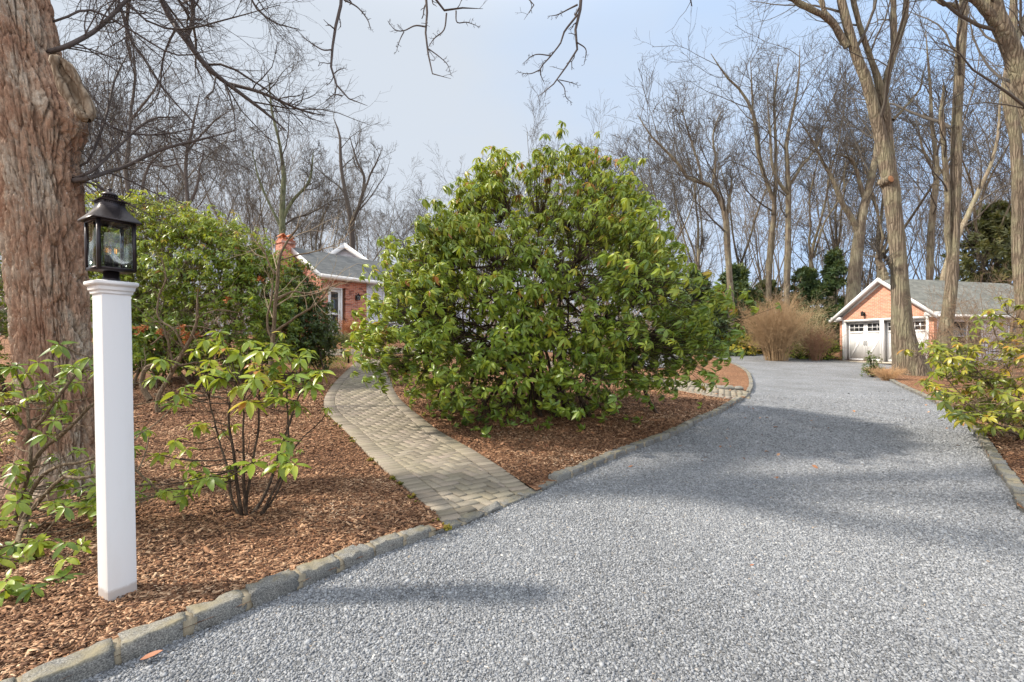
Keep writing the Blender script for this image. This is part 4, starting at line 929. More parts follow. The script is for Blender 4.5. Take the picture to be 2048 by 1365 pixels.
        for k in (0, 1):
            a0 = a+k*W/2; a1 = a0+W/2; s = .11; f1 = nb+.001; f2 = nb+.014
            fr.box(d, a0+.004, a0+s, f1, f2, .01, zt-.01); fr.box(d, a1-s, a1-.004, f1, f2, .01, zt-.01)
            for z0, z1 in ((.01, .14), (zt-.62, zt-.50), (zt-.10, zt-.01)): fr.box(d, a0+s+.001, a1-s-.001, f1, f2-.001, z0, z1)
            # diagonal brace, both leaning the same way
            p0 = np.array([a0+s, .14]); p1 = np.array([a1-s, zt-.62]); dd = nrm(p1-p0); nn = np.array([-dd[1], dd[0]])*.05
            c4 = [fr.p(x, f1, z) for x, z in (p0+nn, p0-nn, p1-nn, p1+nn)]; c8 = [fr.p(x, f2-.003, z) for x, z in (p0+nn, p0-nn, p1-nn, p1+nn)]; d.hexa(c4, c8)
        dr = d.build('door', WHITE, T)
        for k in (0, 1):
            a0 = a+k*W/2+.115; a1 = a+(k+1)*W/2-.115; z0, z1 = zt-.495, zt-.105
            g = MB(); fr.box(g, a0, a1, nb+.002, nb+.006, z0, z1); g.build('window_pane', DGLASS, dr)
            mu = MB()
            for i in (1, 2): x = a0+(a1-a0)*i/3; fr.box(mu, x-.014, x+.014, nb+.007, nb+.02, z0, z1)
            fr.box(mu, a0, a1, nb+.007, nb+.018, (z0+z1)/2-.014, (z0+z1)/2+.014); mu.build('window_bars', WHITE, dr)
            hx = a+W/2+(-.055 if k == 0 else .055); hn = MB(); hn.tube([fr.p(hx, nb+.025, .86), fr.p(hx, nb+.06, .9), fr.p(hx, nb+.06, 1.06), fr.p(hx, nb+.025, 1.10)], .012, 6); hn.build('handle', DKMET, dr)
    # window in the side wall facing the camera
    fs = Fr(fr.p(L, 0, 0), -fr.n)
    for ua, ub in ((1.15, 3.05), (5.0, 6.3)):
        m = MB(); z0, z1 = .62, 2.0
        fs.box(m, ua-.09, ua, .003, .04, z0-.09, z1+.09); fs.box(m, ub, ub+.09, .003, .04, z0-.09, z1+.09); fs.box(m, ua+.001, ub-.001, .003, .038, z1, z1+.09); fs.box(m, ua+.001, ub-.001, .003, .06, z0-.09, z0); 
        mid = (ua+ub)/2; fs.box(m, mid-.05, mid+.05, .003, .034, z0+.001, z1-.001)
        for a, b_ in ((ua, mid-.05), (mid+.05, ub)): fs.box(m, a+.001, b_-.001, .012, .028, (z0+z1)/2-.015, (z0+z1)/2+.015)
        w_ = m.build('window', WHITE_V, T); g = MB(); fs.box(g, ua+.002, ub-.002, .004, .01, z0+.002, z1-.002); g.build('window_pane', DGLASS, w_)
    sconce(fr, u1+dw*.55, dh+.38, T, 1.1)
    c_ = MB(); fr.box(c_, u1-.3, u2+dw+.3, -.33, .5, -.06, .018); tag(c_.build('concrete_apron', mat_plain('concrete', (.42, .37, .30), .9, .15, 6)), None, None, None, 'structure')
garage()
# ---- house
def house():
    Pc = np.array([-8.12, 19.4]); d = nrm(np.array([.62, .79])); zb = 1.83; fr = Fr((Pc[0], Pc[1], zb), d); he = 2.62; LW = 10.5; hw = 2.15; rise = 1.22
    T = thing('house', 'red brick house with grey shingle roof and white trim beyond the brick path', 'house', fr.p(3, -2, 0))
    oh = .36; ov = .25; sl = rise/hw
    ue = 2.25           # brick until here, white siding after
    ud0, ud1, dh = .30, 1.14, 2.08
    merge_quads('wall', [([fr.p(0, 0, -.6), fr.p(ud0, 0, -.6), fr.p(ud0, 0, he), fr.p(0, 0, he)], .22), ([fr.p(ud1, 0, -.6), fr.p(ue, 0, -.6), fr.p(ue, 0, he), fr.p(ud1, 0, he)], .22),
                         ([fr.p(ud0, 0, dh), fr.p(ud1, 0, dh), fr.p(ud1, 0, he), fr.p(ud0, 0, he)], .22), ([fr.p(ud0, 0, -.6), fr.p(ud1, 0, -.6), fr.p(ud1, 0, 0), fr.p(ud0, 0, 0)], .22)], BRICK_H, T)
    merge_quads('gable_wall', [([fr.p(0, -2*hw, -.6), fr.p(0, -.221, -.6), fr.p(0, -.221, he), fr.p(0, -hw, he+rise), fr.p(0, -2*hw, he)], .2)], BRICK_H, T)
    merge_quads('siding_wall', [([fr.p(ue, -.02, -.6), fr.p(LW, -.02, -.6), fr.p(LW, -.02, he), fr.p(ue, -.02, he)], .2), ([fr.p(LW, -.221, -.6), fr.p(LW, -2*hw, -.6), fr.p(LW, -2*hw, he), fr.p(LW, -hw, he+rise), fr.p(LW, -.221, he)], .2)], SIDING, T)
    rp = lambda u, n, dz=0: fr.p(u, n, he+rise-abs(n+hw)*sl+dz)
    q = [([rp(-ov, oh, .15), rp(LW+ov, oh, .15), rp(LW+ov, -hw, .15), rp(-ov, -hw, .15)], .05), ([rp(LW+ov, -2*hw-oh, .15), rp(-ov, -2*hw-oh, .15), rp(-ov, -hw, .15), rp(LW+ov, -hw, .15)], .05)]
    rf = merge_quads('roof', q, SHING_H, T)
    # cross gable behind
    # trim
    m = MB(); zz = he+rise-(hw+oh)*sl
    fr.box(m, -ov, LW+ov, oh-.02, oh+.10, zz-.02, zz+.13); fr.box(m, -ov+.02, LW+ov, .003, oh-.022, zz-.015, zz+.015)
    for e in (oh, -2*hw-oh):
        for (u0, u1) in ((-ov-.03, -ov+.003), (LW+ov-.003, LW+ov+.03)):
            m.hexa([rp(u0, e, -.10), rp(u1, e, -.10), rp(u1, -hw, -.10), rp(u0, -hw, -.10)], [rp(u0, e, .155), rp(u1, e, .155), rp(u1, -hw, .155), rp(u0, -hw, .155)])
        m.hexa([rp(-ov+.004, e*.95, -.03), rp(-.003, e*.95, -.03), rp(-.003, -hw, -.03), rp(-ov+.004, -hw, -.03)], [rp(-ov+.004, e*.95, 0), rp(-.003, e*.95, 0), rp(-.003, -hw, 0), rp(-ov+.004, -hw, 0)])
    fr.box(m, ue-.05, ue+.05, .001, .03, -.1, zz-.02)
    m.build('roof_trim', WHITE, T)
    # door
    m = MB(); nb = -.10
    fr.box(m, ud0, ud0+.07, nb, .012, 0, dh); fr.box(m, ud1-.24, ud1-.17, nb, .012, 0, dh); fr.box(m, ud0+.071, ud1-.241, nb, .01, dh-.07, dh-.001)
    fr.box(m, ud0+.001, ud1-.001, nb, .20, -.02, -.001)
    m.build('door_frame', WHITE, T)
    dm = MB(); a, b_ = ud0+.072, ud1-.242
    fr.box(dm, a, a+.09, nb+.01, nb+.05, .01, dh-.075); fr.box(dm, b_-.09, b_, nb+.01, nb+.05, .01, dh-.075)
    for z0, z1 in ((.01, .5), (.88, .98), (dh-.2, dh-.075)): fr.box(dm, a+.091, b_-.091, nb+.011, nb+.049, z0, z1)
    dr = dm.build('door', WHITE, T); g = MB(); fr.box(g, a+.09, b_-.09, nb+.02, nb+.03, .5, dh-.2); g.build('glass_pane', DGLASS, dr)
    h = MB(); h.tube([fr.p(b_-.05, nb+.05, .95), fr.p(b_-.05, nb+.09, .97), fr.p(b_-.05, nb+.09, 1.07), fr.p(b_-.05, nb+.05, 1.09)], .01, 6); h.build('handle', DKMET, dr)
    g = MB(); fr.box(g, ud1-.169, ud1-.02, nb+.0, nb+.02, 0, dh); g.build('sidelight', mat_plain('brown_wood', (.14, .06, .03), .6), T)
    s = MB(); fr.box(s, ud0-.35, ud1+.15, .02, .9, -.30, -.10); fr.box(s, ud0-.35, ud1+.15, .02, 1.2, -.55, -.301); s.build('door_step', mat_plain('stone_step', (.45, .43, .42), .85, .12, 6), T)
    sconce(fr, 1.68, 1.72, T, 1.25)
    for a, b_ in ((3.2, 4.6), (6.4, 8.0)):
        m = MB(); z0, z1 = .7, 2.05; fr.box(m, a-.09, a, -.018, .03, z0-.09, z1+.09); fr.box(m, b_, b_+.09, -.018, .03, z0-.09, z1+.09); fr.box(m, a, b_, -.018, .028, z1, z1+.09); fr.box(m, a, b_, -.018, .05, z0-.09, z0); fr.box(m, (a+b_)/2-.04, (a+b_)/2+.04, -.018, .02, z0+.001, z1-.001)
        w_ = m.build('window', WHITE, T); g = MB(); fr.box(g, a+.001, b_-.001, -.017, -.008, z0, z1); g.build('window_pane', DGLASS, w_)
    # chimney
    cx, cy = (571-1024)/F*20.55, 20.55; ztop = CH+(HY-489)/F*20.55; w2 = .30
    k = d; M = np.column_stack([[k[0], k[1], 0], [k[1], -k[0], 0], [0, 0, 1]]); f2 = Fr((cx, cy, 0), k)
    ch = merge_quads('chimney', [([f2.p(-w2, w2, .8), f2.p(w2, w2, .8), f2.p(w2, w2, ztop), f2.p(-w2, w2, ztop)], .05), ([f2.p(-w2, -w2, .8), f2.p(-w2, w2-.051, .8), f2.p(-w2, w2-.051, ztop), f2.p(-w2, -w2, ztop)], .05),
                             ([f2.p(w2, -w2, .8), f2.p(-w2, -w2, .8), f2.p(-w2, -w2, ztop), f2.p(w2, -w2, ztop)][::1], .05), ([f2.p(w2, w2-.051, .8), f2.p(w2, -w2, .8), f2.p(w2, -w2, ztop), f2.p(w2, w2-.051, ztop)], .05),
                             ([f2.p(-w2-.05, w2+.05, ztop), f2.p(w2+.05, w2+.05, ztop), f2.p(w2+.05, -w2-.05, ztop), f2.p(-w2-.05, -w2-.05, ztop)], -.0)][:4]+
                     [([f2.p(-w2-e, w2+e, ztop+z), f2.p(w2+e, w2+e, ztop+z), f2.p(w2+e, -w2-e, ztop+z), f2.p(-w2-e, -w2-e, ztop+z)], -.08) for e, z in ((.04, .0), (.0, .085))], BRICK_H, T)
    TC = mat_plain('terracotta', (.50, .17, .075), .8, .15, 10)
    for s_ in (-.16, .16):
        pm = MB(); p = f2.p(s_, 0, ztop+.16); pm.lathe(p, [(.15, 0), (.15, .03)], 4, rot=.7); 
        for a_ in (-1, 1):
            pm.hexa([f2.p(s_+a_*.13, -.15, ztop+.17), f2.p(s_+a_*.13, .15, ztop+.17), f2.p(s_+a_*.09, .15, ztop+.30), f2.p(s_+a_*.09, -.15, ztop+.30)], [f2.p(s_+a_*.13, -.15, ztop+.17), f2.p(s_+a_*.10, .15, ztop+.17), f2.p(s_+a_*.05, .15, ztop+.29), f2.p(s_+a_*.06, -.15, ztop+.29)])
            pm.hexa([f2.p(s_+a_*.155, -.17, ztop+.29), f2.p(s_+a_*.155, .17, ztop+.29), f2.p(s_, .17, ztop+.42), f2.p(s_, -.17, ztop+.42)], [f2.p(s_+a_*.15, -.17, ztop+.32), f2.p(s_+a_*.15, .17, ztop+.32), f2.p(s_, .17, ztop+.46), f2.p(s_, -.17, ztop+.46)])
        pm.build('chimney_pot', TC, ch)
    # upper cross-gable wing behind
    pw = np.array([(692-1024)/F*25.5, 25.5]); u2 = nrm(np.array([.97, .12])); f3 = Fr((pw[0], pw[1], 0), u2); za = CH+(HY-489)/F*25.5; W3 = 3.3; r3 = 2.35
    q3 = lambda u, n, dz=0: f3.p(u, n, za-.15-abs(u)*r3/W3+dz)
    merge_quads('upper_wall', [([f3.p(-W3, 0, 1.5), f3.p(W3, 0, 1.5), q3(W3, 0), q3(0, 0), q3(-W3, 0)], .2)], SIDING, T)
    merge_quads('upper_roof', [([q3(-W3-.3, .3, .15), q3(0, .3, .15), q3(0, -6, .15), q3(-W3-.3, -6, .15)], .05), ([q3(0, .3, .15), q3(W3+.3, .3, .15), q3(W3+.3, -6, .15), q3(0, -6, .15)], .05)], SHING_H, T)
    m = MB()
    for s_ in (-1, 1):
        a, b_ = s_*(W3+.3), 0
        m.hexa([q3(a, .303, -.14), q3(a, .34, -.14), q3(b_, .34, -.14), q3(b_, .303, -.14)], [q3(a, .303, .16), q3(a, .34, .16), q3(b_, .34, .16), q3(b_, .303, .16)])
        m.hexa([q3(a, .004, -.02), q3(a, .302, -.02), q3(b_, .302, -.02), q3(b_, .004, -.02)], [q3(a, .004, .01), q3(a, .302, .01), q3(b_, .302, .01), q3(b_, .004, .01)])
    m.build('upper_trim', WHITE, T)
house()
# ================================================================= TREES
BARK_M, t, b = newmat('maple_bark'); v = nd(t, 'ShaderNodeTexCoord').outputs['Object']
n1 = noise(t, 3.2, 5, .65, v, (1, 1, .55)); n2 = noise(t, 26, 5, .65, v, (1, 1, .45)); n3 = noise(t, 95, 3, .6, v, (1, 1, .6))
c = ramp(t, n1, [(.36, (.235, .13, .085)), (.5, (.30, .20, .14)), (.6, (.34, .28, .22)), (.72, (.43, .39, .33))])
c = mixc(t, .75, c, ramp(t, n2, [(.3, (.28, .27, .26)), (.7, (.70, .69, .68))]), 'OVERLAY'); c = mixc(t, .5, c, n3, 'OVERLAY')
s_ = nd(t, 'ShaderNodeSeparateColor'); t.links.new(attr(t), s_.inputs[0]); c = mixc(t, ramp(t, s_.outputs[0], [(.0, (.9, .9, .9)), (.5, (0, 0, 0))]), c, (.07, .042, .03))
c = mixc(t, ramp(t, noise(t, 55, 2, .5, v), [(.70, (0, 0, 0)), (.74, (.8, .8, .8))]), c, (.55, .55, .50))
t.links.new(c, b.inputs['Base Color']); b.inputs['Roughness'].default_value = .9; b.inputs['Specular IOR Level'].default_value = .2
pv = bump(t, b, n2, .8, .02); bump(t, b, n3, .5, .006, pv)
BARK_O = mat_bark('oak_bark', (.14, .11, .08), (.28, .225, .165), (.43, .36, .275), .8, .5, (.32, .32, .20), .9, .04, .07)
BARK_F = mat_bark('grey_bark', (.125, .098, .072), (.235, .19, .14), (.36, .305, .235), .6, .5, (.32, .31, .2), .5, .04, .08)
BARK_D = mat_plain('dark_twig', (.085, .07, .06), .9, .3, 2)
TWIG = mat_plain('twig', (.085, .073, .06), .9, .3, 1.5)
TWIG_N = mat_plain('near_twig', (.075, .06, .055), .85, .3, 3)
def TP(l, d, d1=None):
    """traced limb: (px,py,radius px) at depth d (to d1 at its tip)"""
    n = len(l); o = []
    for i, q in enumerate(l):
        dd = d if d1 is None else d+(d1-d)*i/(n-1)
        if len(q) > 3: dd = q[3]
        if i == n-1: q = (q[0], q[1], q[2]*.45)+tuple(q[3:])
        p = P(q[0], q[1], dd); o.append((*p, q[2]/F*dd/math.sqrt(1+((q[0]-1024)/F)**2)))
    return o
def twigify(tr, PR, lv, rmin=.0025, sides=(5, 4, 3), r=None, up=.06, a=(25, 60)):
    """levels of side branches; lv: (count, ratio, K, wander)"""
    cur = PR
    for i, (n, ratio, K, wn) in enumerate(lv):
        cur = grow(cur[0], cur[1], n, .18 if i == 0 else .12, .99, a[0], a[1], ratio, K, wn, up, .55, .05, 99, .3, rmin, r or tr.r)
        tr.add(cur, sides[min(i, len(sides)-1)], 'crown')
# ---- the old maple on the left
def maple():
    d = 4.4; tr = Tree(101)
    base = np.array([(122-1024)/F*d, d, float(gz((122-1024)/F*d, d))+MUL]); T = thing('maple_tree', 'massive old tree with shaggy reddish brown bark directly behind the white lamp post', 'tree', base)
    cl = [(128, 1010, 100), (124, 960, 88), (118, 880, 80), (116, 800, 78), (106, 700, 78), (98, 600, 79), (92, 500, 81), (84, 400, 84), (72, 300, 88), (55, 200, 88), (38, 100, 85), (20, 0, 84), (0, -120, 80), (-15, -260, 76)]
    a = np.array([(*P(x, y, d), r/F*d/math.sqrt(1+((x-1024)/F)**2)*1.0) for x, y, r in cl]); nz_, nt_ = 900, 380; c = resample(a, nz_)
    th = np.arange(nt_)/nt_*2*PI; Z = np.broadcast_to(c[:, 2][:, None], (nz_, nt_)); R0 = c[:, 3][:, None]; TH = np.broadcast_to(th[None], (nz_, nt_))
    q = np.stack([np.cos(TH)*3.0, np.sin(TH)*3.0, Z*.9+0*TH], -1)
    wob = (fbm(q*1.0, 3, 1)-.5)*.06; flare = np.clip((.45-(Z-base[2]))/.45, 0, 1)**2*(.10+.12*np.maximum(0, np.sin(TH*5+1)))
    wq = np.stack([np.cos(TH)*5.2, np.sin(TH)*5.2, Z*2.3], -1)+.45*np.stack([fbm(q*2+9, 3, 2), fbm(q*2+5, 3, 3), fbm(q*2, 3, 4)], -1)*[1, 1, .6]
    d1, d2 = worley(wq, 5); e = np.clip((d2-d1)/.22, 0, 1); 
    wq2 = np.stack([np.cos(TH)*12, np.sin(TH)*13, Z*6.5], -1); f1, f2 = worley(wq2+fbm(q*3, 2, 8)[..., None]*.8, 15); e2 = np.clip((f2-f1)/.25, 0, 1)
    zc = np.floor(0*d1); disp = e*.034+e2*.016+fbm(np.stack([np.cos(TH)*26, np.sin(TH)*26, Z*14], -1), 4, 6)*.022
    side = np.abs(np.cos(TH))**2; disp = disp*(.75+.55*side)
    bz = P(0, 235, d)[2]; bulge = np.exp(-((Z-bz)/.27)**2)*np.exp(-(np.minimum(np.abs(TH-.0), 2*PI-np.abs(TH-.0))/.62)**2)*.20
    Rr = R0*.93+wob+flare+disp+bulge-.02
    V = np.stack([c[:, 0][:, None]+Rr*np.cos(TH), c[:, 1][:, None]+Rr*np.sin(TH)*.96, Z], -1).reshape(-1, 3)
    i = np.arange(nz_-1)[:, None]*nt_; k = np.arange(nt_)[None]; k2 = (k+1) % nt_; Q = np.stack([i+k, i+k2, i+nt_+k2, i+nt_+k], -1).reshape(-1, 4)
    obj('trunk', V, Q, BARK_M, T, None, np.clip(.55*e+.45*e2, 0, 1).ravel(), smooth=True)
    # callused scar of a lost limb
    m = MB(); p0 = 0; cs = []
    C1 = P(146, 178, d-.33); ax = nrm(P(178, 232, d-.30)-P(122, 120, d-.30)); sd = nrm(np.array([.35, -.94, .12])); sd = nrm(sd-ax*(sd@ax)); si = np.cross(ax, sd)
    for k_ in range(25):
        a_ = k_/24*2*PI; cs.append(C1+ax*math.cos(a_)*.30+si*math.sin(a_)*.065+sd*(.01*math.sin(3*a_)))
    cs = np.array(cs); Vt, Qt = tubes(cs[None], np.full((1, 25), .034)*(1+.25*np.sin(np.arange(25)*1.3))[None], 10); Vt = Vt+(np.stack([fbm(Vt*22, 3, k_) for k_ in range(3)], 1)-.5)*.03
    m.add(Vt, Qt); fan = np.vstack([cs-sd*.012, [C1-sd*.03]]); fan[:25] = fan[:25]; m.add(fan, None, [[k_, k_+1, 25] for k_ in range(24)]+[[k_+1, k_, 25] for k_ in range(24)][:0])
    m.build('branch_scar', mat_bark('bare_wood', (.16, .11, .07), (.36, .29, .21), (.52, .45, .35), 1.2, 0, strength=.5), T, True)
    # limbs above and in the picture
    cr = [(-5.55, 4.4, 6.2, .33)]
    L1 = tr.poly([(-5.5, 4.4, 5.6, .22), (-4.6, 4.6, 6.9, .17), (-2.6, 4.9, 7.6, .12), (0.2, 5.0, 7.4, .08), (2.2, 5.2, 6.9, .05)], 20); tr.add(L1, 8, 'crown')
    L2 = tr.poly([(-5.5, 4.4, 5.8, .2), (-5.2, 5.4, 6.9, .14), (-4.9, 6.2, 6.8, .10)]+[tuple(q) for q in TP([(309, -40, 8), (340, 35, 7.5), (369, 75, 7), (414, 135, 6.5), (458, 170, 5), (523, 219, 3.5), (573, 262, 2.5)], 6.4, 6.8)], 26); tr.add(L2, 7, 'crown')
    def sub(pts, d0, d1_=None, K=16, root=None):
        q = TP(pts, d0, d1_); 
        if root is not None: q = [(*root, q[0][3]*1.15)]+q
        elif pts[0][0] < 190 and d0 < 4.6: q = [(q[0][0]-.42, q[0][1]+.05, q[0][2]-.03, q[0][3]*1.3)]+q
        s_ = tr.poly(q, K); tr.add(s_, 5, 'crown'); return s_
    S = [sub([(458, 168, 4.5), (523, 186, 3.5), (598, 219, 2.6), (650, 232, 1.6)], 6.7), sub([(372, 78, 5), (385, 40, 5), (385, -10, 5), (392, -60, 5)], 6.5),
         sub([(224, -30, 4.2), (259, 75, 3.8), (294, 125, 3.4), (324, 174, 2.8), (389, 249, 2)], 5.6, 6, root=(-5.1, 5.0, 6.6)), sub([(112, 100, 6.5), (160, 80, 6), (199, 55, 5.2), (249, 5, 4.5), (300, -50, 4)], 4.4, 5.0),
         sub([(172, 358, 7), (205, 348, 5.6), (249, 334, 4.6), (324, 299, 3.8), (399, 280, 2.8), (470, 262, 2)], 4.4, 5.3), sub([(172, 350, 4), (230, 300, 3.3), (300, 240, 2.8), (360, 235, 2)], 4.4, 5.2),
         sub([(180, 230, 3.6), (240, 262, 3), (320, 270, 2.5), (420, 250, 1.7)], 4.5, 5.2), sub([(172, 365, 3), (215, 385, 2.6), (260, 410, 2.2), (300, 430, 1.5)], 4.5, 4.8),
         sub([(240, -20, 3), (290, 40, 2.6), (360, 60, 2.3), (450, 40, 1.7), (560, 10, 1.3)], 5.5, 6, root=(-5.0, 5.0, 6.6)), sub([(120, 40, 3), (180, 20, 3), (260, 60, 2.5), (350, 110, 2), (430, 100, 1.4)], 4.5, 5.2),
         sub([(500, -20, 2.5), (540, 40, 2), (600, 60, 1.5)], 6, root=(-3, 5.4, 6.9)), sub([(170, 330, 3), (210, 240, 3), (230, 160, 2.5), (260, 100, 2)], 4.5, 5.4)]
    PR = cat_(L2, *S); PR2 = (PR[0][:, :], PR[1])
    def seen(p, r): return p, r
    cur = grow(PR2[0], PR2[1], 17, .22, .98, 25, 65, .42, 8, .16, .01, .5, .35, 1.7, .3, .0035, tr.r); tr.add(cur, 4, 'crown')
    cur = grow(cur[0], cur[1], 6, .15, .98, 25, 60, .5, 6, .2, .02, .55, .12, .7, .4, .0026, tr.r); tr.add(cur, 3, 'crown')
    cur = grow(cur[0], cur[1], 3, .25, .98, 30, 60, .55, 4, .2, .03, .6, .05, .3, .5, .0019, tr.r); tr.add(cur, 3, 'crown')
    # drooping branch ends against the open sky
    H = [sub([(690, -60, 4.2), (684, 0, 3.6), (670, 60, 3), (663, 120, 2.6), (664, 155, 2.2), (680, 180, 2), (688, 195, 1.8), (710, 200, 1.3), (735, 212, .9)], 4.7, 4.5, root=(-1.5, 5.0, 6.9)), sub([(664, 100, 1.7), (645, 100, 1.5), (620, 85, 1.1), (603, 73, .8)], 4.6),
         sub([(688, 0, 2), (715, 15, 1.5), (735, 40, 1.2), (742, 62, .9)], 4.6), sub([(665, 150, 1.4), (678, 140, 1.1), (693, 136, .8)], 4.6), sub([(685, 192, 1.5), (668, 190, 1.1), (652, 202, .8)], 4.5),
         sub([(862, -60, 3), (857, 10, 2.5), (850, 50, 2.2), (855, 90, 2), (858, 125, 1.6), (865, 148, 1.3), (885, 162, 1), (902, 158, .7)], 4.7, 4.5, root=(-.2, 5.0, 7.3)), sub([(851, 54, 1.8), (830, 52, 1.5), (808, 62, 1.2), (790, 60, 1), (775, 42, .7)], 4.6), sub([(808, 64, 1.2), (800, 80, .9), (792, 105, .7)], 4.6),
         sub([(880, -60, 3), (887, 10, 2.4), (893, 27, 2.2), (915, 20, 1.8), (940, 12, 1.3), (966, 18, .8)], 4.7, root=(.6, 5.0, 7.2)), sub([(893, 27, 1.8), (888, 60, 1.4), (868, 78, 1.1), (855, 98, .9)], 4.6), sub([(912, 22, 1.6), (914, 45, 1.2), (935, 45, 1), (960, 55, .7)], 4.6), sub([(857, 98, 1.3), (880, 115, 1), (895, 130, .8), (902, 150, .6)], 4.6),
         sub([(1170, -60, 4), (1162, 10, 3.4), (1152, 50, 3), (1150, 85, 2.4), (1154, 104, 2), (1135, 130, 1.7), (1110, 165, 1.4), (1092, 185, 1.1), (1075, 195, .8)], 4.7, 4.5, root=(1.2, 5.1, 7.1)), sub([(1155, 30, 2.2), (1128, 65, 2), (1122, 85, 1.7), (1102, 112, 1.4), (1080, 140, 1.2), (1090, 170, .9)], 4.6),
         sub([(1102, 112, 1.3), (1070, 110, 1), (1045, 128, .7)], 4.6), sub([(1080, 140, 1.2), (1060, 148, .9), (1035, 145, .7)], 4.6), sub([(1154, 85, 1.4), (1172, 100, 1.1), (1168, 130, .8)], 4.6), sub([(1115, 160, 1.2), (1128, 175, 1), (1132, 195, .8), (1145, 206, .6)], 4.6), sub([(1118, 160, 1), (1140, 165, .8), (1158, 172, .6)], 4.6),
         sub([(1060, -30, 1.8), (1068, 10, 1.2), (1055, 28, 1), (1048, 40, .7)], 4.6, root=(1.0, 5.1, 7.1)), sub([(1155, 10, 2), (1135, 20, 1.4), (1115, 30, 1), (1095, 33, .7)], 4.6)]
    PR = cat_(*H); cur = grow(PR[0][:, 5:], PR[1][:, 5:], 8, .2, .99, 35, 75, .22, 5, .3, -.02, .6, .035, .16, .6, .0021, tr.r); tr.add(cur, 3, 'crown')
    cur = grow(cur[0], cur[1], 2, .3, .95, 35, 70, .5, 4, .3, 0, .7, .015, .06, .7, .0017, tr.r); tr.add(cur, 3, 'crown')
    # upper crown, out of the picture but shading the drive
    UP = [tr.poly(x, 14) for x in ([(-5.55, 4.4, 5.4, .30), (-6.2, 4.2, 7.5, .22), (-6.6, 4.0, 9.5, .15), (-6.4, 3.8, 12, .07)], [(-6.1, 4.3, 7.2, .18), (-7.2, 5.2, 9, .13), (-7.6, 6.5, 11.5, .06)], [(-5.9, 4.3, 6.6, .16), (-5.4, 3.0, 8.2, .12), (-4.9, 2.4, 10.5, .06)])]
    for u_ in UP: tr.add(u_, 9, 'crown')
    PR = cat_(L1, *UP); cur = grow(PR[0], PR[1], 8, .3, .98, 30, 60, .5, 8, .15, .05, .5, .6, 3, .3, .006, tr.r); tr.add(cur, 4, 'crown'); cur = grow(cur[0], cur[1], 6, .2, .98, 30, 60, .45, 5, .18, .05, .5, .2, 1.4, .3, .004, tr.r); tr.add(cur, 3, 'crown')
    V, Q = tr.mesh('crown'); obj('crown', V, Q, TWIG_N, T, smooth=True)
maple()
# ---- traced trees on the right and behind
def traced(name, label, base_px, d, limbs, seed, bark=BARK_O, lv=((7, .42, 8, .14), (6, .5, 6, .18), (4, .5, 4, .2)), rmin=.006, K=22, tw=TWIG, base=None, extra_top=True, group=None, fat=.93, up=.06, sides=12):
    tr = Tree(seed); bp = base if base is not None else None; prs = []
    for i, l in enumerate(limbs):
        q = TP(l, d); q = [(*e[:3], e[3]*fat) for e in q]
        if i == 0:
            g0 = float(gz(q[0][0], q[0][1])); q[0] = (q[0][0], q[0][1], g0-.1, q[0][3]); bp = np.array([q[0][0], q[0][1], g0+MUL])
        pr = tr.poly(q, K)
        r0 = pr[1]; kn = 1+.06*(np.interp(np.arange(K), np.arange(K)[::3], tr.r.normal(0, 1, len(np.arange(K)[::3])))); pr = (pr[0], r0*kn[None]); pr = (pr[0]+np.concatenate([np.zeros((1, 2, 3)), np.cumsum(tr.r.normal(0, .012, (1, K-2, 3)), 1)], 1)*min(1, d/20), pr[1])
        tr.add(pr, sides if i == 0 else max(6, sides-3), 'trunk'); prs.append(pr)
    PR = cat_(*prs); cur = PR; t0 = .42
    for i, (n, ratio, kk, wn) in enumerate(lv):
        if i == 0: cur = grow(cur[0], np.minimum(cur[1], .16), n, t0, .99, 28, 62, ratio, kk, wn, up, .42, .6, 5.5, .25, rmin*2, tr.r)
        else: cur = grow(cur[0], cur[1], n, .15, .99, 25, 58, ratio, kk, wn, up, .55, .12, 99, .35, rmin, tr.r)
        tr.add(cur, 5 if i == 0 else (4 if i == 1 else 3), 'crown')
    return tr.build(name, label, 'tree', bp, bark, tw, group)
traced('oak_tree', 'big ridged grey oak forking into several limbs with a sawn stub, nearest the garage', None, 17.3,
       [[(1826, 752, 48), (1818, 725, 40), (1808, 680, 31), (1800, 600, 26), (1797, 520, 24), (1788, 420, 22), (1779, 360, 22), (1770, 320, 17), (1752, 250, 15), (1732, 174, 14), (1715, 130, 13), (1701, 90, 12), (1683, 20, 11), (1672, -40, 10), (1655, -160, 9), (1640, -330, 5)],
        [(1786, 380, 16), (1780, 320, 15), (1776, 270, 14), (1770, 215, 13), (1763, 180, 11), (1748, 130, 8), (1735, 95, 8), (1718, 40, 7), (1704, -20, 7), (1695, -160, 4)],
        [(1768, 190, 11), (1774, 150, 10), (1783, 120, 9), (1786, 60, 8), (1786, 0, 7), (1790, -150, 5)], [(1782, 125, 9), (1796, 85, 8), (1808, 45, 8), (1814, -10, 7), (1822, -150, 5)],
        [(1695, 95, 9), (1676, 60, 9), (1650, 35, 8), (1610, 12, 8), (1570, -15, 7), (1500, -60, 5)], [(1672, 50, 7), (1652, 20, 6), (1640, -30, 6), (1628, -120, 4)],
        [(1772, 560, 10), (1760, 520, 9), (1752, 500, 7)],
        [(1786, 240, 5), (1810, 215, 4), (1840, 180, 3), (1860, 120, 2)]], 201, lv=((6, .36, 8, .15), (6, .5, 6, .18), (5, .5, 4, .2)), rmin=.0045, K=30, sides=20, fat=.84)
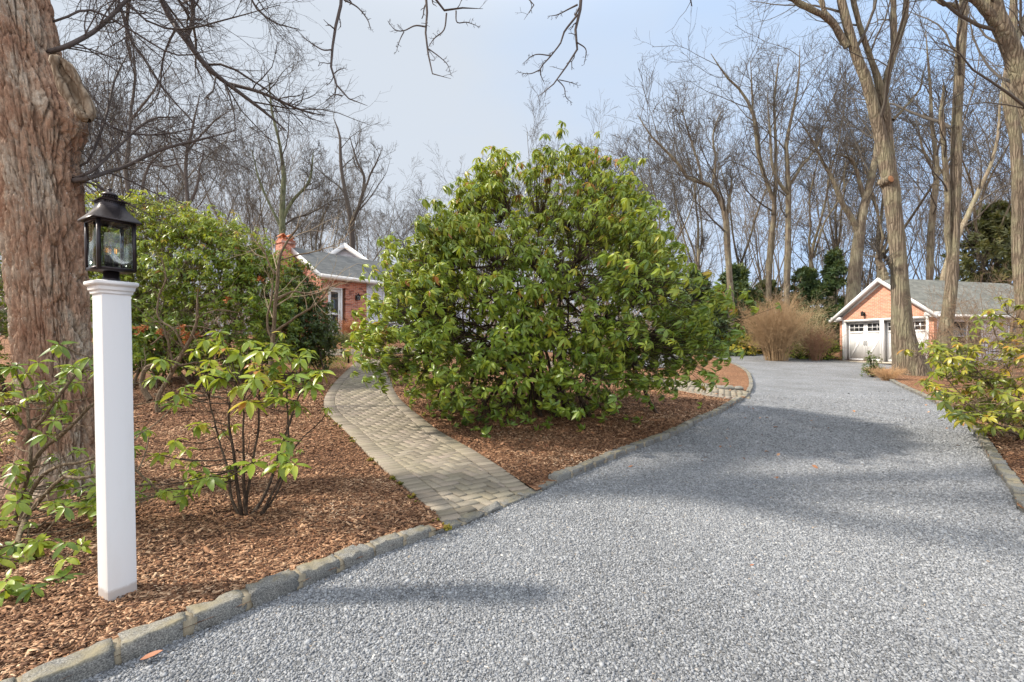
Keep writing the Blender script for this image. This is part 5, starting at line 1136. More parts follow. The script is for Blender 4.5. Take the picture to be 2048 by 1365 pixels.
# sawn stub
def stub():
    p = [o for o in bpy.data.objects if o.name.startswith('oak_tree')][0]; c = P(1786, 356, 16.95); m = MB(); ax = nrm(np.array([.15, -1, .12]))
    rim = np.cross(ax, [0, 0, 1]); rim = nrm(rim); up_ = np.cross(rim, ax); pts = np.array([c-ax*.45, c-ax*.12, c-ax*.08]); m.tube(pts, [.18, .15, .13], 14); o = m.build('branch_stub', BARK_O, p, True)
    m = MB(); a = np.arange(14)/14*2*PI; ring = c-ax*.076+rim*np.cos(a)[:, None]*.125+up_*np.sin(a)[:, None]*.125; m.add(np.vstack([ring, [c-ax*.03]]), None, [[k, (k+1) % 14, 14] for k in range(14)]); m.build('cut_wood', mat_plain('cut_wood', (.34, .16, .07), .85, .35, 12), o)
stub()
traced('oak_tree', 'tall straight grey trunk rising right of the forked oak in front of the garage wall', None, 17.9,
       [[(1884, 745, 22), (1886, 700, 18), (1896, 620, 16), (1903, 540, 15), (1908, 440, 14), (1911, 359, 14), (1914, 270, 13), (1917, 179, 12), (1922, 90, 11), (1927, 0, 10), (1932, -150, 8), (1930, -320, 5)],
        [(1902, 560, 8), (1896, 480, 7), (1893, 380, 7), (1888, 290, 6), (1880, 240, 6), (1884, 170, 4)], [(1925, 20, 7), (1900, 10, 6), (1880, 0, 5), (1850, -40, 4)]], 202, lv=((8, .3, 8, .15), (6, .5, 6, .18), (5, .5, 4, .2)), rmin=.0045, K=26, sides=16)
traced('oak_tree', 'dark knobbly trunk at the far right behind the garage roof', None, 20,
       [[(2052, 700, 19), (2046, 600, 17), (2040, 520, 16), (2036, 400, 15), (2030, 300, 15), (2018, 205, 17), (2012, 180, 14), (2022, 110, 11), (2024, 40, 10), (2030, -150, 6)]], 203, lv=((9, .3, 8, .15), (6, .5, 6, .18), (4, .5, 4, .2)), rmin=.006, K=24)
traced('oak_tree', 'heavy leaning limbed tree cut by the top right corner of the picture', None, 14.5,
       [[(2190, 790, 40), (2150, 600, 32), (2110, 420, 29), (2075, 270, 27), (2045, 160, 26), (2010, 70, 24), (1985, 0, 22), (1975, -150, 16), (1960, -330, 9)], [(2010, 75, 14), (1985, 40, 13), (1960, 12, 11), (1930, -5, 10), (1890, -12, 8), (1850, -30, 6)], [(2030, 90, 9), (2045, 50, 8), (2062, 0, 7), (2090, -80, 5)]], 204, lv=((9, .3, 8, .15), (6, .5, 6, .18), (5, .5, 4, .2)), rmin=.004, K=26, sides=18)
G1 = ((10, .36, 7, .16), (7, .5, 6, .2), (6, .5, 4, .22))
traced('bare_tree', 'thick grey tree with a long left fork right behind the garage gable', None, 31,
       [[(1700, 690, 17), (1703, 620, 15), (1710, 530, 13), (1718, 465, 12), (1728, 410, 10), (1738, 370, 9), (1750, 310, 7), (1757, 240, 5), (1770, 150, 3)], [(1716, 465, 8), (1706, 440, 7), (1686, 408, 6), (1665, 355, 5), (1648, 325, 4), (1630, 287, 3), (1600, 240, 2)], [(1730, 400, 6), (1715, 350, 5), (1700, 320, 4), (1670, 310, 3)]], 205, BARK_F, G1, .0125)
traced('bare_tree', 'slim upright tree behind the tan twiggy bush with its top split in two', None, 33,
       [[(1573, 690, 8), (1574, 600, 7), (1575, 520, 7), (1576, 450, 6), (1578, 388, 6), (1576, 330, 5), (1574, 285, 4.5), (1585, 230, 3.5), (1598, 160, 2.5), (1600, 90, 1.5)], [(1578, 390, 4), (1558, 365, 3.5), (1545, 330, 3), (1540, 260, 2.5), (1535, 180, 1.6)], [(1580, 370, 4), (1605, 330, 3.3), (1635, 290, 2.6), (1655, 240, 1.6)]], 206, BARK_F, G1, .0125)
traced('bare_tree', 'slim greenish tree left of the split one, bending left halfway up', None, 34,
       [[(1536, 690, 8), (1537, 600, 7), (1540, 520, 7), (1545, 455, 6.5), (1548, 410, 5), (1528, 355, 5), (1514, 300, 4.5), (1508, 240, 4), (1485, 190, 3), (1450, 155, 2.2), (1420, 110, 1.4)], [(1546, 430, 5), (1552, 360, 4), (1552, 290, 3.3), (1551, 200, 2.6), (1560, 110, 1.6)], [(1512, 280, 3), (1505, 200, 2.4), (1500, 120, 1.6)]], 207, BARK_F, G1, .0125)
traced('bare_tree', 'crooked tree with a sharp left elbow behind the dark evergreens', None, 30,
       [[(1462, 690, 9), (1461, 600, 8), (1459, 555, 7.5), (1455, 490, 7), (1452, 436, 6.5), (1440, 400, 5.5), (1420, 370, 5), (1400, 364, 4.5), (1380, 362, 4), (1358, 328, 3.4), (1330, 300, 2.6), (1300, 270, 2), (1275, 230, 1.2)], [(1455, 430, 3.5), (1461, 380, 2.8), (1462, 350, 2)], [(1405, 366, 3), (1395, 320, 2.4), (1380, 270, 2), (1365, 220, 1.3)], [(1425, 372, 3), (1430, 320, 2.4), (1425, 270, 2), (1440, 220, 1.2)]], 208, BARK_F, G1, .0115)
traced('bare_tree', 'pale leaning tree crossing behind the straight trunk near the dark conifer', None, 30,
       [[(1870, 690, 9), (1885, 560, 8), (1912, 480, 7.5), (1932, 440, 7), (1955, 385, 6), (1978, 335, 5), (1995, 280, 4), (2000, 200, 2.5), (2010, 130, 1.5)]], 209, mat_bark('pale_bark', (.24, .19, .13), (.38, .32, .24), (.5, .44, .35), .5, .5, strength=.4), G1, .0125)
traced('bare_tree', 'grey trunk glimpsed between the forked oak and the straight trunk', None, 34,
       [[(1852, 690, 9), (1858, 560, 8.5), (1862, 470, 8), (1868, 400, 7.5), (1873, 350, 7), (1870, 300, 6), (1862, 240, 4.5), (1858, 150, 3), (1850, 60, 2)], [(1870, 345, 4), (1845, 300, 3), (1830, 240, 2)]], 210, BARK_F, G1, .0125)
traced('bare_tree', 'mossy green trunk rising just behind the house chimney', None, 30,
       [[(566, 690, 8), (566, 560, 7.5), (564, 470, 7), (565, 400, 6), (568, 350, 5), (560, 290, 3.6), (545, 220, 2.4), (540, 150, 1.2)], [(565, 440, 5), (585, 400, 4), (615, 360, 3), (625, 300, 2)], [(564, 460, 4), (540, 410, 3), (520, 360, 2.4), (505, 300, 1.6)]], 211, mat_bark('mossy_bark', (.10, .11, .06), (.19, .20, .12), (.28, .29, .18), .5, .6, strength=.4), G1, .0115)
traced('bare_tree', 'dark forking tree left of the sky gap, above the house roof', None, 34,
       [[(700, 690, 7), (702, 600, 6.5), (705, 500, 6), (702, 440, 5.5), (692, 390, 4.5), (683, 330, 3.6), (680, 270, 2.4), (668, 235, 1.4)], [(702, 450, 4.5), (718, 410, 4), (728, 360, 3.2), (712, 320, 2.5), (700, 270, 1.6)], [(720, 400, 3), (745, 340, 2.2), (762, 300, 1.4)]], 212, BARK_D, ((7, .42, 7, .2), (6, .5, 6, .24), (5, .5, 4, .25)), .011)
traced('bare_tree', 'dark stemmed tree filling the sky behind the lantern', None, 15.5,
       [[(262, 690, 8), (264, 560, 7), (266, 460, 6.5), (264, 413, 6), (254, 350, 5.5), (258, 290, 4.5), (262, 220, 3.6), (270, 150, 2.8), (262, 60, 2)], [(264, 420, 4.5), (285, 385, 3.8), (300, 340, 3), (345, 290, 2)], [(256, 350, 4), (230, 310, 3), (215, 250, 2)], [(262, 240, 3), (300, 190, 2.4), (340, 120, 1.6)]], 213, BARK_D, ((8, .42, 8, .18), (7, .5, 6, .22), (5, .5, 4, .22)), .0045)
traced('bare_tree', 'bare tree between the lantern and the chimney above the leafy mass', None, 22,
       [[(372, 690, 7), (370, 560, 6), (374, 470, 5), (372, 400, 4.5), (368, 330, 4), (380, 260, 3), (395, 190, 2)], [(373, 420, 3.6), (395, 370, 3), (410, 300, 2)], [(370, 360, 3), (345, 300, 2.2), (335, 240, 1.5)], [(440, 470, 2), (445, 400, 1.5)][0:0] or [(378, 300, 2.6), (420, 250, 2), (470, 220, 1.3)]], 214, BARK_D, ((8, .42, 8, .18), (7, .5, 6, .22), (5, .5, 4, .22)), .006)
# ---- generic bare trees: woods behind everything
def gtree(h, r0, seed, nlead=3, lv=((6, .5, 6, .18), (5, .5, 5, .2), (5, .5, 4, .22)), rmin=.012, fork=.35, spread=(14, 30)):
    r = np.random.default_rng(seed); tr = Tree(seed); hf = h*fork*r.uniform(.8, 1.2)
    tp = [(0, 0, -.2, r0*1.25)]; x = y = 0
    for k in range(1, 7):
        x += r.normal(0, .012*h); y += r.normal(0, .012*h); tp.append((x, y, hf*k/6, r0*(1-.3*k/6)))
    A = tr.poly(tp, 12); tr.add(A, 8, 'trunk'); prs = [A]; top = np.array(tp[-1][:3]); az = r.uniform(0, 6.3)
    for i in range(nlead):
        a = az+i*2*PI/nlead+r.normal(0, .4); tl = math.radians(r.uniform(*spread)) if i else math.radians(5); p = top-[0, 0, i*.05*h]; d = np.array([math.cos(a)*math.sin(tl), math.sin(a)*math.sin(tl), math.cos(tl)]); L = (h-hf)*r.uniform(.75, 1.0); pts = [(*p, r0*.6)]
        for k in range(1, 8):
            d = nrm(d+r.normal(0, .13, 3)+[0, 0, .09]); p = p+d*L/7; pts.append((*p, max(rmin*1.5, r0*.6*(1-k/7.5))))
        B = tr.poly(pts, 12); tr.add(B, 6, 'trunk'); prs.append(B)
    cur = cat_(*prs)
    for i, (n, ra, kk, wn) in enumerate(lv):
        cur = grow(cur[0], cur[1], n, .3 if i == 0 else .15, .99, 25, 55, ra, kk, wn, .07, .5, .3, 99, .35, rmin, r); tr.add(cur, (4, 3, 3)[min(i, 2)], 'crown')
    return tr
def profile(px):  # where the wood's outline meets the sky, photo rows
    return float(np.interp(px, [-200, 250, 400, 560, 660, 760, 800, 860, 900, 950, 1010, 1060, 1130, 1200, 1240, 1290, 1350, 1420, 1500, 2300], [120, 160, 230, 250, 290, 385, 385, 365, 330, 330, 345, 300, 240, 260, 330, 300, 230, 150, 90, 40]))
rw = np.random.default_rng(77)
GP = [gtree(18, .14, 300+i, 2+i % 3, rmin=.014, lv=((9, .42, 6, .16), (8, .5, 5, .2), (7, .5, 4, .22))) for i in range(6)]
GM = []
for g in GP:
    GM.append((mkmesh('bare_trunk', *g.mesh('trunk'), smooth=True), mkmesh('bare_crown', *g.mesh('crown'))))
    GM[-1][0].materials.append(BARK_F); GM[-1][1].materials.append(TWIG)
def copy_tree(k, px, d, ptop, label, name='bare_tree', group='bare trees of the wood', wide=1.0):
    x = (px-1024)/F*d; z = float(gz(x, d)); h = CH+(HY-ptop)/F*d-z; s = h/18.5
    T = thing(name, label, 'tree', (x, d, z), group); T.rotation_euler = (0, 0, rw.uniform(0, 6.3)); T.scale = (s*wide, s*wide, s)
    for nm, me in zip(('trunk', 'crown'), GM[k]):
        o = bpy.data.objects.new(nm, me); S.collection.objects.link(o); o.parent = T
MID = [(120, 27, 60), (215, 24, 120), (330, 36, 190), (470, 27, 250), (520, 38, 260), (620, 36, 270), (655, 30, 300), (745, 42, 330), (20, 30, 60), (-60, 26, 50), (770, 48, 385), (830, 52, 380), (880, 50, 350), (940, 46, 320), (985, 50, 310), (1100, 44, 225), (1170, 46, 225), (1215, 52, 290), (1300, 40, 225), (1345, 36, 190), (1395, 40, 160), (1505, 42, 110), (1620, 40, 90), (1655, 44, 120), (1745, 40, 90), (1840, 42, 60), (1950, 36, 60), (2090, 36, 20), (1250, 55, 320), (1060, 55, 330)]
WHERE = ['half hidden behind the top of the massive shaggy trunk', 'standing straight above the lantern of the white post', 'over the left half of the broad leafy mass', 'over the middle of the broad leafy mass', 'over the right half of the broad leafy mass', 'just right of the house chimney', 'behind the ridge of the house roof', 'right behind the white upper gable of the house', 'at the left picture edge behind the massive trunk', 'beyond the left picture edge side of the massive trunk', 'right of the upper gable where the sky gap begins', 'low in the sky gap between the house and the rounded rhododendron', 'over the left shoulder of the rounded rhododendron', 'behind the upper left slope of the rounded rhododendron', 'behind the left peak of the rounded rhododendron', 'over the middle of the rounded rhododendron', 'behind the right peak of the rounded rhododendron', 'just right of the highest part of the rounded rhododendron', 'over the right shoulder of the rounded rhododendron', 'left of the crooked elbow tree behind the evergreens', 'above the leftmost dark evergreen', 'between the crooked elbow tree and the greenish one', 'above the right side of the tan twiggy bush', 'above the pointed evergreen beside the garage', 'above the left slope of the garage gable', 'between the two grey oaks above the garage roof', 'above the middle of the garage roof', 'outermost on the right behind the leaning limbed tree', 'over the low right slope of the rounded rhododendron', 'farthest back, over the top of the rounded rhododendron']
for i, (px, d, pt) in enumerate(MID):
    copy_tree(i % 6, px, d, pt, 'bare tree '+WHERE[i], wide=rw.uniform(.85, 1.15))
def woods():
    Vs, Qs, n = [], [], 0; r = rw; LG = [gtree(16, .11, 400+i, 2+i % 3, lv=((6, .5, 5, .2), (5, .5, 4, .22), (4, .5, 3, .2)), rmin=.016, fork=.25) for i in range(4)]
    ms_ = []
    for g in LG:
        a, b_ = g.mesh('trunk'), g.mesh('crown'); ms_.append((np.vstack([a[0], b_[0]]), np.vstack([a[1], b_[1]+len(a[0])])))
    for i in range(115):
        px = r.uniform(-250, 2350); d = r.uniform(40, 78); x = (px-1024)/F*d; z = float(gz(x, d)); pt = profile(px)*.6+.4*430*(px > 1240)+.4*profile(px)*(px <= 1240)+abs(r.normal(0, 80))+20
        h = CH+(HY-pt)/F*d-z; V, Q = ms_[r.integers(0, 4)]; s = h/16.5; a = r.uniform(0, 6.3); ca, sa = math.cos(a), math.sin(a); w_ = s*r.uniform(.6, 1.0)
        Vr = np.stack([(V[:, 0]*ca-V[:, 1]*sa)*w_+x, (V[:, 0]*sa+V[:, 1]*ca)*w_+d, V[:, 2]*s+z], 1); Vs.append(Vr); Qs.append(Q+n); n += len(V)
    o = obj('far_woods', np.vstack(Vs), np.vstack(Qs), mat_plain('far_twig', (.16, .135, .108), .95, .3, .2)); tag(o, None, None, None, 'stuff')
    # low brush at the foot of the wood
    Vs, Qs, n = [], [], 0
    P0 = []; R0 = []
    for i in range(2600):
        px = r.uniform(-250, 2350); d = r.uniform(32, 62); x = (px-1024)/F*d; z = float(gz(x, d)); h = r.uniform(1.2, 5.5); dd = np.array([r.normal(0, .3), r.normal(0, .3), 1.0])
        p = np.array([x, d, z-.1]); l = [p]
        for k in range(4): p = p+dd*h/4; dd = dd+r.normal(0, .12, 3); l.append(p)
        P0.append(l); R0.append(np.linspace(.03, .012, 5)*r.uniform(.6, 1.3))
    P0 = np.array(P0); R0 = np.array(R0); V, Q = tubes(P0, R0, 3); A = grow(P0, R0, 6, .2, .98, 25, 60, .45, 4, .2, .06, .6, .2, 3, .4, .009, r); V2, Q2 = tubes(A[0], A[1], 3); B = grow(A[0], A[1], 3, .2, .98, 25, 60, .5, 3, .2, .06, .6, .1, 3, .4, .007, r); V3, Q3 = tubes(B[0], B[1], 3)
    o = obj('undergrowth', np.vstack([V, V2, V3]), np.vstack([Q, Q2+len(V), Q3+len(V)+len(V2)]), mat_plain('brush_twig', (.32, .25, .18), .95, .35, .3)); tag(o, None, None, None, 'stuff')
woods()
# ---- evergreens
def tufts(pos, dirs, size, r, asp=.28, tint=None, n=3):
    """needle or leaf sprays: n crossed folded blades per point"""
    L, Q = leaf_mesh(1, asp, .5, .25, 2); pr = []
    for k in range(8):
        Vv, Qq, Tt, m = [], [], [], 0
        for i in range(n):
            a = i*2*PI/n+r.normal(0, .4); e = r.uniform(.3, 1.2); Ry = np.array([[math.cos(e), 0, math.sin(-e)], [0, 1, 0], [math.sin(e), 0, math.cos(e)]]).T; Rz = np.array([[math.cos(a), -math.sin(a), 0], [math.sin(a), math.cos(a), 0], [0, 0, 1]])
            v = L@np.array([[math.cos(e), 0, math.sin(e)], [0, 1, 0], [-math.sin(e), 0, math.cos(e)]])@Rz.T; Vv.append(v*r.uniform(.7, 1.1)); Qq.append(Q+m); Tt.append(np.full(len(v), r.normal(0, .06))); m += len(v)
        pr.append((np.vstack(Vv), np.vstack(Qq), np.concatenate(Tt)))
    return instance(pr, pos, dirs, size, tint, r)
def conifer(label, px, d, ptop, pw, seed, mat, n=2600, name='conifer', dens=1, low=.05, tsc=.32):
    r = np.random.default_rng(seed); x = (px-1024)/F*d; z = float(gz(x, d)); h = CH+(HY-ptop)/F*d-z; w_ = pw/F*d/2; T = thing(name, label, 'tree', (x, d, z)); tr = Tree(seed)
    tk = tr.poly([(x, d, z-.1, .02*h), (x+.02*h, d, z+h*.5, .012*h), (x, d, z+h*.97, .01)], 12); tr.add(tk, 7, 'trunk')
    nb = int(14*h); t_ = low+(1-low)*r.random(nb)**1.15*.97; a = r.uniform(0, 6.3, nb); L = w_*(1-t_)**.8*r.uniform(.65, 1.1, nb)+.08; p0 = np.stack([x+0*t_, d+0*t_, z+h*t_], 1); dr = np.stack([np.cos(a), np.sin(a), np.full(nb, -.05)+.3*t_], 1)
    u = np.linspace(0, 1, 6)[None, :, None]; Pb = p0[:, None]+dr[:, None]*L[:, None, None]*u+np.array([0, 0, -1])*(u**1.5)*L[:, None, None]*.22*(1-t_)[:, None, None]; Pb = Pb+r.normal(0, .02, Pb.shape)*u
    tr.add((Pb, np.linspace(1, .25, 6)[None]*(.012+.012*L)[:, None]), 3, 'trunk')
    V, Q = tr.mesh('trunk'); obj('trunk', V, Q, BARK_F, T)
    k = r.integers(0, nb, n); uu = r.random(n)**.6; i = np.minimum((uu*5).astype(int), 4); f = (uu*5-i)[:, None]; pos = Pb[k, i]*(1-f)+Pb[k, i+1]*f+r.normal(0, .06, (n, 3))*(.5+L[k])[:, None]; di = nrm(dr[k]+r.normal(0, .4, (n, 3)))
    V, Q, Tt = tufts(pos, di, r.uniform(.6, 1.2, n)*tsc, r, .3, np.clip(r.normal(.45, .18, n), 0, 1), 5); obj('crown', V, Q, mat, T, None, Tt); return T
EVG = mat_leaf('evergreen_needle', [(0, (.012, .028, .010)), (.5, (.035, .07, .022)), (1, (.10, .15, .04))], .6, .12)
EVY = mat_leaf('olive_needle', [(0, (.03, .04, .012)), (.5, (.09, .10, .03)), (1, (.22, .19, .06))], .6, .15)
conifer('dark broad evergreen at the left end of the row behind the drive', 1395, 31, 545, 170, 1, EVG, 3400, tsc=.45)
conifer('dark evergreen in the row, directly left of the tan twiggy bush', 1470, 32, 530, 170, 2, EVG, 3800, tsc=.45)
conifer('low dark evergreen in the row, behind the tan twiggy bush', 1535, 35, 560, 150, 3, EVG, 3000, tsc=.4)
conifer('dark evergreen right of the tan twiggy bush', 1610, 34, 535, 150, 4, EVG, 3200, tsc=.4)
conifer('pointed dark evergreen just left of the garage gable', 1668, 33, 500, 110, 5, EVG, 2600, tsc=.38)
conifer('large olive green conifer behind the garage roof at the right edge', 1990, 36, 405, 300, 6, EVY, 4200, tsc=.5, low=.0)
# ---- twiggy shrubs
def twig_bush(name, label, px, py, d, w_px, h_px, seed, mat, n=60, fan=1.0, lv=((5, .45, 5), (4, .45, 4)), rmin=.004, r0=.02, cat='shrub', arch=.02, group=None, depth=None):
    r = np.random.default_rng(seed); x = (px-1024)/F*d; z = float(gz(x, d))+MUL; W_ = w_px/F*d/2; H = h_px/F*d; T = None
    a = r.uniform(0, 2*PI, n); q = np.sqrt(r.random(n)); end = np.stack([np.cos(a)*q*W_*fan, np.sin(a)*q*W_*fan*.8, H*(.62+.38*np.sqrt(np.maximum(0, 1-q**2*.75)))*r.uniform(.75, 1.02, n)], 1)
    foot = np.stack([np.cos(a)*.30*W_*q, np.sin(a)*.30*W_*q, -.05+0*a], 1)*r.uniform(.5, 1.2, (n, 1))*[1, 1, 1]; u = np.linspace(0, 1, 7)[None, :, None]
    mid = foot*.5+end*np.array([.32, .32, .55]); Pb = (1-u)**2*foot[:, None]+2*u*(1-u)*mid[:, None]+u**2*end[:, None]+np.array([x, d, z]); Pb = Pb+np.cumsum(r.normal(0, .03*H, Pb.shape), 1)*u
    R_ = np.linspace(1, .3, 7)[None]*r0*r.uniform(.5, 1.1, (n, 1)); V, Q = tubes(Pb, R_, 4); Vs = [V]; Qs = [Q]; m = len(V); cur = (Pb, R_)
    for (c_, ra, K) in lv:
        cur = grow(cur[0], cur[1], c_, .15, .97, 18, 60, ra, K, .24, arch, .55, .03, 9, .4, rmin, r); V, Q = tubes(cur[0], cur[1], 3); Vs.append(V); Qs.append(Q+m); m += len(V)
    o = obj(name, np.vstack(Vs), np.vstack(Qs), mat, None, loc=(x, d, z)); tag(o, label, cat, group); return o, cur
TAN = mat_plain('tan_twig', (.36, .24, .13), .85, .35, 3); TAN2 = mat_plain('reddish_twig', (.30, .17, .10), .85, .35, 3); STRAW = mat_plain('straw', (.50, .31, .16), .8, .35, 5)
twig_bush('twiggy_bush', 'large rounded tan bush of fine bare twigs beside the far drive edge', 1552, 712, 25.5, 138, 112, 1, TAN, 170, 1.0, ((8, .42, 5), (7, .45, 4)), .0038, .018)
twig_bush('twiggy_bush', 'smaller reddish twiggy bush between the tan bush and the garage', 1632, 722, 25.5, 78, 62, 2, TAN2, 60, 1, ((6, .5, 5), (5, .45, 4)), .0045, .016)
twig_bush('twiggy_bush', 'open pale shrub with yellowish twigs just right of the large tan bush', 1618, 718, 27, 100, 110, 3, mat_plain('pale_twig', (.42, .36, .20), .85, .3, 3), 40, 1, ((5, .45, 5), (5, .45, 4)), .005, .018)
twig_bush('twiggy_bush', 'low coppery bush against the brick wall corner of the house', 706, 678, 19.3, 62, 40, 4, mat_plain('copper_twig', (.42, .18, .08), .85, .35, 3), 60, 1, ((6, .45, 4), (5, .45, 3)), .004, .012)
twig_bush('twiggy_bush', 'low spreading tan bush in the bed right of the house step', 752, 700, 17.5, 80, 34, 5, TAN, 60, 1, ((6, .45, 4), (5, .45, 3)), .004, .012)
twig_bush('twiggy_bush', 'low grey-green bush in the bed below the house step', 692, 693, 18, 50, 22, 6, mat_plain('green_twig', (.22, .21, .08), .85, .35, 3), 50, 1, ((6, .45, 4), (5, .45, 3)), .004, .01)
twig_bush('dry_grass_tuft', 'tuft of dry straw-coloured grass at the foot of the forked oak', 1775, 752, 15.6, 60, 24, 7, STRAW, 200, 1.2, ((2, .5, 4),), .004, .006, 'grass tuft', -.1)
twig_bush('dry_grass_tuft', 'sparse pale grass tuft beside the kerb just before the garage', 1748, 741, 17.2, 34, 16, 8, STRAW, 90, 1.2, ((2, .5, 4),), .004, .006, 'grass tuft', -.1)
twig_bush('bare_shrub', 'bare shrub of thin upright stems between the two oaks before the garage door', 1850, 738, 18.2, 70, 120, 9, TAN2, 16, .9, ((5, .45, 5), (4, .45, 4)), .005, .016)
twig_bush('bare_shrub', 'tangle of bare arching twigs in front of the garage side window', 1985, 745, 13.5, 260, 190, 10, mat_plain('brown_twig', (.23, .16, .10), .85, .35, 3), 26, 1.0, ((6, .5, 7), (6, .45, 5), (4, .45, 4)), .0035, .018, arch=0)
# leafy small things
def leafy(name, label, px, py, d, w_px, h_px, n, mat, seed, tm=.5, ts=.15, cat='shrub', s=.5, kind=None, flat=.8, proto=None):
    r = np.random.default_rng(seed); x = (px-1024)/F*d; z = float(gz(x, d))+MUL; W_ = w_px/F*d/2; H = h_px/F*d; a = r.uniform(0, 2*PI, n); q = r.random(n)**.45; e = r.uniform(0, 1, n)
    rr = np.sqrt(np.maximum(.02, 1-(e*.95)**2)); lob = .8+.4*fbm(np.stack([np.cos(a)*2, np.sin(a)*2, e*3], 1), 3, seed); p = np.stack([np.cos(a)*rr*q*W_*lob, np.sin(a)*rr*q*W_*flat*lob, e*H*lob*(.5+.5*q)+.03], 1); di = nrm(p*[1, 1, .8]+[0, 0, H*.4]+r.normal(0, .15*H, (n, 3)))
    V, Q, Tt = instance(proto or ROS_SM, p+[x, d, z], di, r.uniform(.7, 1.2, n)*s, np.clip(r.normal(tm, ts, n), 0, 1), r)
    if kind: o = obj(name, V, Q, mat, None, None, Tt); return tag(o, None, None, None, kind)
    T = thing(name, label, cat, (x, d, z)); obj('foliage', V, Q, mat, T, None, Tt); k = min(n, 60); P3 = np.stack([np.tile([x, d, z-.05], (k, 1))+r.normal(0, .03*W_, (k, 3))*[1, 1, 0], p[:k]*[.5, .5, .6]+[x, d, z], p[:k]+[x, d, z]], 1)
    V, Q = tubes(P3, np.tile([.012, .008, .004], (k, 1)), 4); obj('stems', V, Q, STEM, T); return T
YEL = mat_leaf('yellow_leaf', [(0, (.12, .13, .015)), (.4, (.36, .33, .03)), (.8, (.58, .47, .05)), (1, (.62, .30, .05))], .5, .3)
leafy('golden_shrub', 'bright yellow-green mounded shrub between the evergreens and the tan twiggy bush', 1478, 700, 29.5, 84, 44, 620, YEL, 1, .5, .2, s=1.15)
leafy('golden_shrub', 'small golden green shrub mound at the left foot of the tan twiggy bush', 1425, 698, 30, 60, 22, 300, YEL, 2, .45, .2, s=1.0)
leafy('holly_shrub', 'small dark leafy holly seedling left of the forked oak trunk', 1745, 738, 16.8, 44, 50, 130, LEAF_DK, 3, .4, .15, s=.75)
leafy('green_shrub', 'small green shrub tucked against the left corner of the garage', 1655, 722, 26, 60, 50, 240, LEAF_RH, 4, .6, .15, s=.9)
leafy('green_shrub', 'low green shrub under the reddish twigs left of the garage', 1600, 720, 26.5, 80, 34, 240, LEAF_RH, 5, .55, .15, s=.9)
leafy('low_shrub', 'little yellowish tuft of leaves in the bed beside the house step', 716, 694, 17.8, 24, 12, 80, YEL, 8, .3, .2, s=.5)
def cover(name, line, wd, n, mat, seed, s, tm, kind='stuff'):
    r = np.random.default_rng(seed); line = np.asarray(line, float); u = r.random(n)*(len(line)-1); i = np.minimum(u.astype(int), len(line)-2); f = (u-i)[:, None]; c_ = line[i]*(1-f)+line[i+1]*f; t_ = nrm(line[i+1]-line[i]); o_ = r.random(n)*wd; p = c_+np.stack([-t_[:, 1], t_[:, 0]], 1)*o_[:, None]
    z = gz(p[:, 0], p[:, 1])+MUL+r.uniform(0, .18, n)*np.sin(PI*np.clip(o_/wd, .1, .95)); V, Q, Tt = instance(ROS_SM, np.column_stack([p, z]), nrm(np.array([[0, 0, 1]])+r.normal(0, .3, (n, 3))), r.uniform(.6, 1.1, n)*s, np.clip(r.normal(tm, .2, n), 0, 1), r)
    tag(obj(name, V, Q, mat, None, None, Tt), None, None, None, kind)
gl_ = np.array([G(1425, 702)[:2], G(1470, 704)[:2], G(1520, 709)[:2], G(1550, 712)[:2]]); cover('golden_ground_cover', gl_, 1.1, 700, YEL, 5, .85, .55)
gl_ = np.array([G(1545, 713)[:2], G(1600, 718)[:2], G(1655, 721)[:2]]); cover('green_ground_cover', gl_, 1.0, 360, LEAF_RH, 6, .8, .55)
gl_ = np.array([G(690, 742)[:2], G(700, 728)[:2], G(708, 722)[:2]]); cover('green_ground_cover', gl_, 1.5, 1200, LEAF_RH2, 7, .28, .35)
# leaf litter under the shrubs
def litter():
    r = np.random.default_rng(9); C = []
    for (x, y, sx_, sy, n) in ((.4, 7.6, 2.2, 1.4, 1500), (-6.5, 9.5, 2.4, 1.6, 1800), (4.5, 10.5, 1.6, 1.2, 250), (8.5, 7.5, 1.6, 1.6, 400), (2.5, 4, 1.8, 1.6, 5), (-5, 17, 2.5, 1, 700)):
        C.append(np.stack([r.normal(x, sx_, n), r.normal(y, sy, n)], 1))
    p = np.vstack(C); m = ~inpoly(p[:, 0], p[:, 1], PATH1) & (dseg(p[:, 0], p[:, 1], left_line) > .2); p = p[m]; dr = inpoly(p[:, 0], p[:, 1], DRIVE); k = ~dr | (r.random(len(p)) < .12); p = p[k]; dr = dr[k]
    z = np.where(dr, gz(p[:, 0], p[:, 1])+.012, mul_z(p[:, 0], p[:, 1])+.015); pr = []
    for i in range(8):
        V, Q = leaf_mesh(.085, .04, r.uniform(-.4, 1.2), r.uniform(.1, .9), 3); pr.append((V-[.04, 0, 0], Q, np.full(len(V), r.normal(0, .1))))
    V, Q, Tt = instance(pr, np.column_stack([p, z]), nrm(np.array([[0, 0, 1]])+r.normal(0, .28, (len(p), 3))), r.uniform(.5, 1.1, len(p)), np.clip(r.normal(.5, .25, len(p)), 0, 1), r)
    tag(obj('leaf_litter', V, Q, mat_tint('dry_leaf', [(0, (.08, .03, .015)), (.5, (.26, .12, .06)), (1, (.45, .27, .16))], .7), None, None, Tt), None, None, None, 'stuff')
litter()
